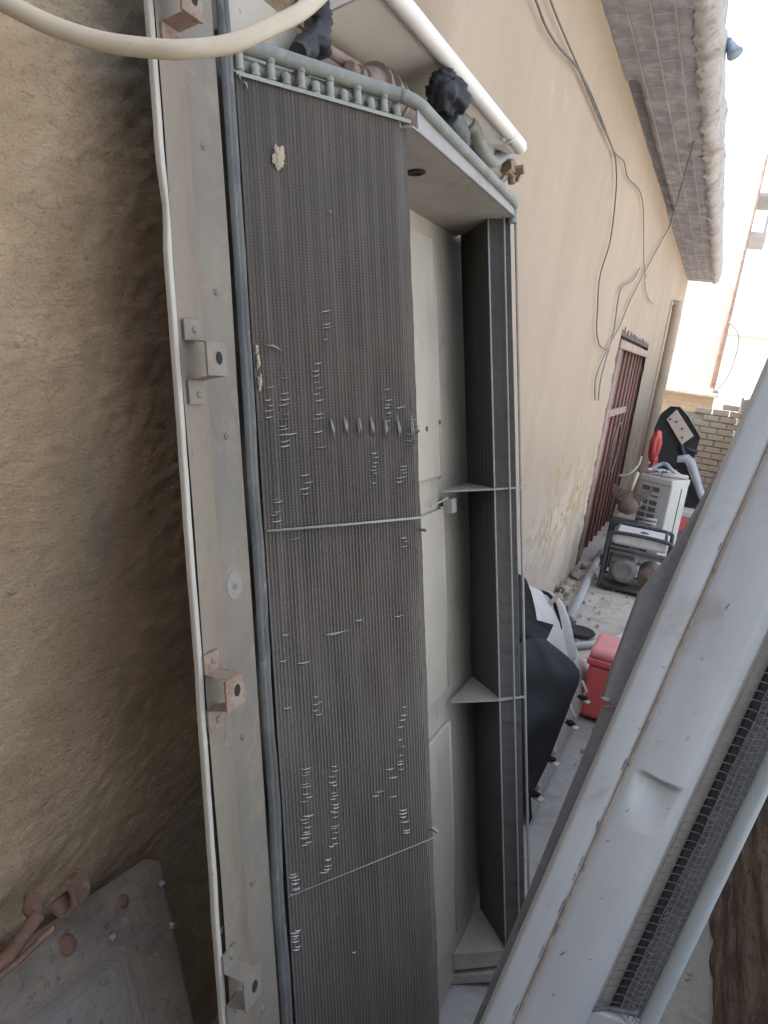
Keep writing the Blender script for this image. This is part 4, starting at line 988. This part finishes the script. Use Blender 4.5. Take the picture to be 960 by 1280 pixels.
# ------------------------------------------------------------------ outdoor air conditioner case behind the generator
ao = V((-.27, 7.4, 0)); oc = thing('outdoor_air_conditioner', 'white louvred outdoor air conditioner case standing behind the generator', 'air conditioner', ao); yw = math.radians(-24); AH = .79
AX = (V((math.cos(yw), math.sin(yw), 0)), V((-math.sin(yw), math.cos(yw), 0)), V((0, 0, 1)))
def ap(x, y, z): return ao + AX[0] * x + AX[1] * y + AX[2] * z
t = MB(); t.box(ap(0.012, 0, AH / 2), (.29, .32, AH), AX); cs = t.build('case', MAT['acwhite'], oc, .012, 2)
t = MB(); t.box(ap(0, 0, AH + .0), (.315, .345, .06), AX); t.build('top_cover', MAT['acwhite'], oc, .012, 2)
for k in range(11):
    for sx in (-.078, .012): MB().box(ap(sx, -.161, AH - .085 - k * .062), (.072, .008, .042 if k != 1 else .015), AX).build('louvre_slot', MAT['acdark'], cs)
t = MB(); t.box(ap(.158, .03, AH / 2), (.006, .012, AH - .1), AX); t.build('side_seam', MAT['acdark'], cs)

# tool on top of it
tl = thing('plastic_guard', 'broken grey plastic guard lying on the outdoor air conditioner', 'plastic part', ap(0, 0, AH + .036))
t = MB()
for k in range(5):
    p = ap(-.10 + k * .03, -.08 + k * .03, AH + .045); t.box(p + V((0, 0, .03)), (.035, .16, .012), (AX[0] * .8 + AX[2] * (.6 if k % 2 else -.5), AX[1], (AX[2] * .8 - AX[0] * (.6 if k % 2 else -.5))))
t.tube(smooth_path([ap(-.14, -.10, AH + .045), ap(-.05, .0, AH + .14), ap(.06, -.03, AH + .10), ap(.12, .08, AH + .045)], 4), .018, 7)
t.build('guard', MAT['fairing'], tl, .003)
t = MB(); t.tube([ap(.02, -.12, AH + .05), ap(.10, -.02, AH + .06), ap(.14, .12, AH + .05)], .02, 7); t.build('handle', MAT['trim'], tl)

# rusty pump and leaf-shaped guard between the generator and the gate
po = V((-.52, 7.0, 0)); pm = thing('rusty_pump', 'rusty brown pump with a bent fan guard standing between generator and gate', 'pump', po)
t = MB(); t.blob(po + V((0, 0, .58)), (.10, .11, .10), rough=.25, seed=3, n=12); t.lathe(po + V((.02, -.11, .57)), (0, -1, 0), [(.08, 0), (.075, .03), (.04, .04), (.02, .05), (0, .05)], 14)
t.build('housing', MAT['engine_brown'], pm)
t = MB(); t.prism([po + V(p) for p in ((-.15, -.06, .73), (-.05, -.07, .70), (.06, -.08, .69), (.20, -.08, .75), (.15, -.08, .65), (.06, -.08, .58), (-.06, -.07, .58), (-.14, -.06, .64))], (0, .012, 0)); t.build('guard', MAT['engine_brown'], pm, .002)
t = MB(); t.tube(smooth_path([po + V(p) for p in ((-.12, 0, .80), (-.04, -.02, .83), (.02, 0, .92), (.03, 0, 1.0))], 4), .012, 6); t.tube([po + V((.0, 0, .66)), po + V((.03, 0, .86))], .018, 6); t.build('spout', MAT['trim'], pm)
t = MB(); t.b2(po + V((-.11, -.1, 0)), po + V((.11, .1, .42))); t.build('stand', MAT['steel_dark'], pm, .01)
t = MB()
for k in range(6): t.tube([po + V((.12 + .0 * k, -.02, .30 + .035 * k)), po + V((.27, -.06, .31 + .035 * k))], .012, 6)
t.build('cooling_fin', MAT['acwhite'], pm)

# upturned chair, red cushion, grey fairing, cooler box, all in the far heap
co = atY(845, 560, 8.8); co.z = 0
ch = thing('upturned_chair', 'upturned black vinyl chair with its beige underside board showing', 'chair', V((-.38, 8.8, 0)))
def q8(x, y, Y=8.8): return atY(x, y, Y)
t = MB(); rows = []
arc = [(817, 590), (815, 560), (818, 535), (826, 517), (838, 508), (850, 509), (860, 520), (869, 536), (875, 548)]
for dy in (0, .35): rows.append([q8(x, y, 8.8 + dy) for x, y in arc])
t.grid(rows); t.prism([q8(x, y, 8.85) for x, y in arc + [(868, 572), (850, 585), (835, 592)]], (0, .2, 0)); t.build('seat', MAT['black_vinyl'], ch)
t = MB(); t.prism([q8(x, y, 8.76) for x, y in ((833, 524), (846, 512), (867, 545), (852, 556))], (0, .02, 0)); bd = t.build('base_board', MAT['ply'], ch, .003)
for x, y in ((838, 524), (846, 527), (853, 536), (853, 547)): MB().blob(q8(x, y, 8.75), (.012, .008, .012), rough=.1, n=6).build('screw', MAT['rust'], bd)
t = MB()
t.tube([q8(852, 556), q8(857, 575), q8(848, 592)], .03, 8); t.tube([q8(857, 560), q8(872, 566)], .025, 8); t.b2(q8(845, 592, 8.8) - V((.1, .05, .6)), q8(845, 592, 8.8) + V((.02, .2, .0)))
t.build('pedestal', MAT['steel_dark'], ch, .005)
cu = thing('plastic_tub', 'red plastic tub edge wedged between the wall and the upturned chair', 'tub', V((-.52, 8.4, 0)))
t = MB(); t.blob(atY(819, 558, 8.4), (.06, .10, .17), rough=.08, n=12); t.blob(atY(815, 590, 8.4), (.045, .09, .2), rough=.08, n=10); t.b2(atY(812, 600, 8.4) - V((.05, .05, .8)), atY(812, 600, 8.4) + V((.05, .05, .0)))
t.build('tub', MAT['red'], cu, .02)
fa = thing('motor_fairing', 'grey curved motor fairing standing behind the outdoor air conditioner', 'fairing', V((-.10, 8.2, 0)))
t = MB(); f0 = [(846, 570), (860, 568), (868, 575), (873, 592), (878, 610), (884, 628)]; f1 = [(846, 578), (856, 578), (862, 588), (867, 604), (872, 620), (880, 634)]
t.grid([[atY(x, y, 8.25) for x, y in f0], [atY(x + 1, y, 8.12) for x, y in f0], [atY(x, y, 8.10) for x, y in f1], [atY(x, y, 8.2) for x, y in f1]])
t.build('shell', MAT['fairing'], fa)
t = MB(); t.prism([atY(x, y, 8.3) for x, y in ((846, 578), (856, 578), (864, 600), (878, 634), (870, 645), (850, 640))], (0, .1, 0)); t.b2(atY(858, 645, 8.3) + V((-.1, 0, -.35)), atY(858, 645, 8.3) + V((.1, .1, .05))); t.build('mount', MAT['black_vinyl'], fa)
bo = thing('cooler_box', 'red cooler box with a white lid standing on engine scraps beside the louvred case', 'cooler', V((-.03, 7.95, 0)))
P = atY(858, 645, 7.9)
t = MB(); t.b2((P.x - .12, 7.8, P.z - .14), (P.x + .14, 8.05, P.z + .0)); t.build('body', MAT['red'], bo, .01)
t = MB(); t.b2((P.x - .13, 7.79, P.z + .001), (P.x + .15, 8.06, P.z + .06)); t.build('lid', MAT['acwhite'], bo, .012)
zb = P.z - .142
en = thing('engine_scrap', 'dark oily engine scrap heap under the red cooler box', 'scrap', V((-.03, 7.95, 0)))
t = MB(); t.b2((P.x - .12, 7.8, 0), (P.x + .14, 8.05, zb))
for k in range(9): t.blob(V((P.x - .10 + .03 * k, 7.78, rnd.uniform(.1, zb - .06))), (.04, .05, .035), rough=.3, seed=k, n=7)
t.build('block', MAT['engine'], en, .01)

# ------------------------------------------------------------------ rubble, stones
def stones(name, pts, label, cat):
    pass
for k, (x, y, r_) in enumerate(((705, 735, .05), (712, 722, .035), (720, 725, .05), (698, 742, .04), (729, 712, .03))):
    P = atX(x, y, WX + .06); P.z = max(.02, min(P.z, .05)); t = MB(); t.blob(P, (r_, r_ * 1.2, r_ * .8), rough=.3, seed=k, n=8)
    tag(t.build('plaster_chunk', MAT['rubble']), 'broken lump of plaster lying at the foot of the wall by the gate', 'rubble', 'plaster lumps at the foot of the wall')

gv = MB(); r2 = random.Random(11)
for k in range(420):
    y = r2.uniform(.7, 7.5); x = r2.uniform(-.72, .30) if r2.random() < .5 else (-.74 + abs(r2.gauss(0, .10)) if r2.random() < .6 else r2.uniform(-.2, .3))
    r_ = r2.uniform(.003, .011) * (1.3 if y > 3 else 1); z0 = .030 if y < 2.3 else (.030 * max(0, (3.1 - y) / .8) - .004)
    if y < 2.4 and -.62 < x < -.02 and y > .9: continue
    gv.blob((x, y, z0 + r_ * .3), (r_, r_ * r2.uniform(.7, 1.4), r_ * .7), rough=.3, seed=k, n=4)
tag(gv.build('gravel', MAT['rubble']), kind='stuff')
# ------------------------------------------------------------------ low yellow brick wall, far houses
bw = thing('brick_stub_wall', 'low unfinished yellow brick wall with a stepped top at the alley end', 'wall', (-.05, 11.6, 0))
t = MB(); t.b2((-.50, 11.53, 0), (.29, 11.70, 1.28)); core = t.build('core', MAT['mortar'], bw)
t = MB(); row = 0; z = .0
while z < 1.46:
    x = -.56 - (.11 if row % 2 else 0)
    while x < .30:
        top = 1.44 if x > -.02 else (1.34 if x > -.30 else 1.22)
        if z + .08 < top + .02 * 1: t.box((x + .105, 11.6 + rnd.uniform(-.006, .006), z + .042), (.205, .21, .073))
        x += .22
    z += .085; row += 1
t.build('brickwork', MAT['yellowbrick'], bw, .006)
ph = thing('pink_brick_house', 'pink brick house, its colour paled for haze, with a plaster ledge over a tan brick ground floor', 'house', (-1, 17.5, 0))
t = MB(); t.b2((-6, 17.1, 1.50), (-.10, 24, 6.2)); t.build('upper_wall', MAT['pinkbrick'], ph)
t = MB(); t.b2((-6, 17.35, 0), (-.06, 24, 1.42)); t.build('ground_wall', MAT['tanbrick'], ph)
t = MB(); t.b2((-6, 16.9, 1.42), (.02, 24, 1.50)); t.build('ledge', MAT['plasterwhite'], ph, .02)
t = MB(); t.tube([(-.12, 17.0, 1.6), (-.12, 17.0, 6.0)], .05, 8); t.build('downpipe', MAT['gatebar'], ph)
t = MB(); t.b2((-.10, 17.6, 4.6), (.22, 19, 4.72)); t.b2((-.10, 17.6, 5.4), (.22, 19, 5.46))
for k in range(5): t.b2((.16, 17.62 + k * .3, 4.72), (.20, 17.68 + k * .3, 5.4))
t.build('balcony', MAT['palewall'], ph)
pw = MB(); rows = []
for y in arange(8.6, 16, .25) + [16]:
    rows.append([V((.36 + .02 * noise.noise(V((y, z * 3, 1))), y, z + (.05 * noise.noise(V((y * 2, 0, 0))) if z > 1.4 else 0))) for z in (0, .4, .8, 1.2, 1.55)])
pw.grid(rows); pw.b2((.40, 8.6, 0), (.62, 16, 1.5))
tag(pw.build('pale_wall', MAT['palewall']), 'pale plastered low wall on the right of the far alley', 'wall')
fb = thing('distant_house', 'pale distant house seen over the end of the alley', 'house', (3, 40, 0))
t = MB(); t.b2((-1, 40, 0), (9, 48, 4.0)); t.b2((-1.2, 39.8, 4.0), (9.2, 48, 4.2)); t.build('wall', MAT['palewall'], fb)
# ------------------------------------------------------------------ lamp and cables
lo_ = atZ(903, 62, 3.40)
lp = thing('security_lamp', 'small blue grey floodlight sticking out from the broken eave edge', 'lamp', lo_)
t = MB(); t.lathe(lo_ + V((.05, 0, 0)), (.55, -.2, -.75), [(.008, -.055), (.022, -.045), (.032, 0), (.042, .028), (.04, .034), (.0, .03)], 14); t.build('head', MAT['lampblue'], lp)
t = MB(); t.tube(smooth_path([lo_ + V((-.12, 0, -.06)), lo_ + V((-.03, 0, .02)), lo_ + V((.02, 0, .05)), lo_ + V((.03, 0, .04))], 4), .010, 8); t.build('arm', MAT['lampblue'], lp)
def cable(pts, r_, mt, label, X=WX + .022):
    P = [atX(p[0], p[1], X + (p[2] if len(p) > 2 else 0)) for p in pts]; t = MB(); t.tube(smooth_path(P, 6), r_, 6)
    return tag(t.build('cable', MAT[mt]), label, 'cable')
cable([(655, -40), (670, 0), (682, 32), (698, 58), (722, 85), (734, 112), (750, 150), (766, 186), (770, 205), (770, 240), (763, 300), (750, 345), (747, 385), (746, 415), (750, 432), (758, 437)], .0042, 'cable', 'dark cable hanging down the plaster wall left of the gate in a loose bend')
cable([(668, -60), (688, 0), (706, 45), (725, 88), (741, 122), (757, 162), (768, 190), (780, 202), (785, 222), (803, 250), (805, 330), (808, 345)], .0036, 'cable', 'thin cable tied to another and dropping straight down above the gate')
cable([(800, 335), (790, 352), (776, 362), (770, 395), (766, 420), (752, 470), (748, 500)], .0065, 'cable_pale', 'pale conduit cable looping beside the top corner of the gate')
cable([(836, 285), (818, 318), (800, 352), (786, 380), (776, 405), (758, 440), (745, 472), (744, 500)], .006, 'cable_pale', 'thick pale cable running diagonally over the gate corner')
cable([(806, 345), (807, 362), (812, 375), (818, 380)], .005, 'cable_pale', 'short frayed cable end hanging above the far gate jamb')
t = MB(); pA = lo_ + V((-.02, 0, -.03)); pB = atX(836, 285, WX + .05)
t.tube([pA.lerp(pB, i / 14) - V((0, 0, .10 * math.sin(math.pi * i / 14))) for i in range(15)], .006, 6)
tag(t.build('cable', MAT['cable']), 'cable strung from the floodlight under the eave to the wall', 'cable')
t = MB(); t.tube(smooth_path([V((-.1, 16.9, 2.9)), V((.15, 16.8, 2.6)), V((.12, 16.8, 1.9)), V((-.05, 16.85, 1.55))], 6), .012, 6)
tag(t.build('cable', MAT['cable']), 'looping cable hanging on the corner of the pink brick house', 'cable')

# ------------------------------------------------------------------ light
EL, AZ = math.radians(47), math.radians(258)    # sun direction: azimuth measured from +Y towards +X
sd = V((math.sin(AZ) * math.cos(EL), math.cos(AZ) * math.cos(EL), math.sin(EL)))
wd = bpy.data.worlds.new('World'); scene.world = wd; wd.use_nodes = True
nt = wd.node_tree; bg = nt.nodes['Background']; sky = nt.nodes.new('ShaderNodeTexSky'); sky.sky_type = 'NISHITA'
sky.sun_disc = False; sky.sun_elevation = EL; sky.sun_rotation = AZ
sky.air_density = 1.0; sky.dust_density = 4.0; sky.ozone_density = .6
hs = nt.nodes.new('ShaderNodeHueSaturation'); hs.inputs['Saturation'].default_value = .55
nt.links.new(sky.outputs[0], hs.inputs['Color']); nt.links.new(hs.outputs[0], bg.inputs[0]); bg.inputs[1].default_value = .15
sl = bpy.data.lights.new('sun', 'SUN'); sl.energy = 2.4; sl.angle = math.radians(.6); sl.color = (1, .93, .82)
so_ = bpy.data.objects.new('sun', sl); COL.objects.link(so_); so_.rotation_euler = sd.to_track_quat('Z', 'Y').to_euler(); so_.location = (0, 0, 20)
vs = scene.view_settings; vs.view_transform = 'Standard'; vs.look = 'None'; vs.gamma = 1; vs.exposure = 2.22; vs.use_curve_mapping = False
cy = scene.cycles
try:
    cy.max_bounces = 8; cy.diffuse_bounces = 5; cy.glossy_bounces = 3
    cy.use_denoising = True; cy.denoising_prefilter = 'NONE'
except Exception: pass
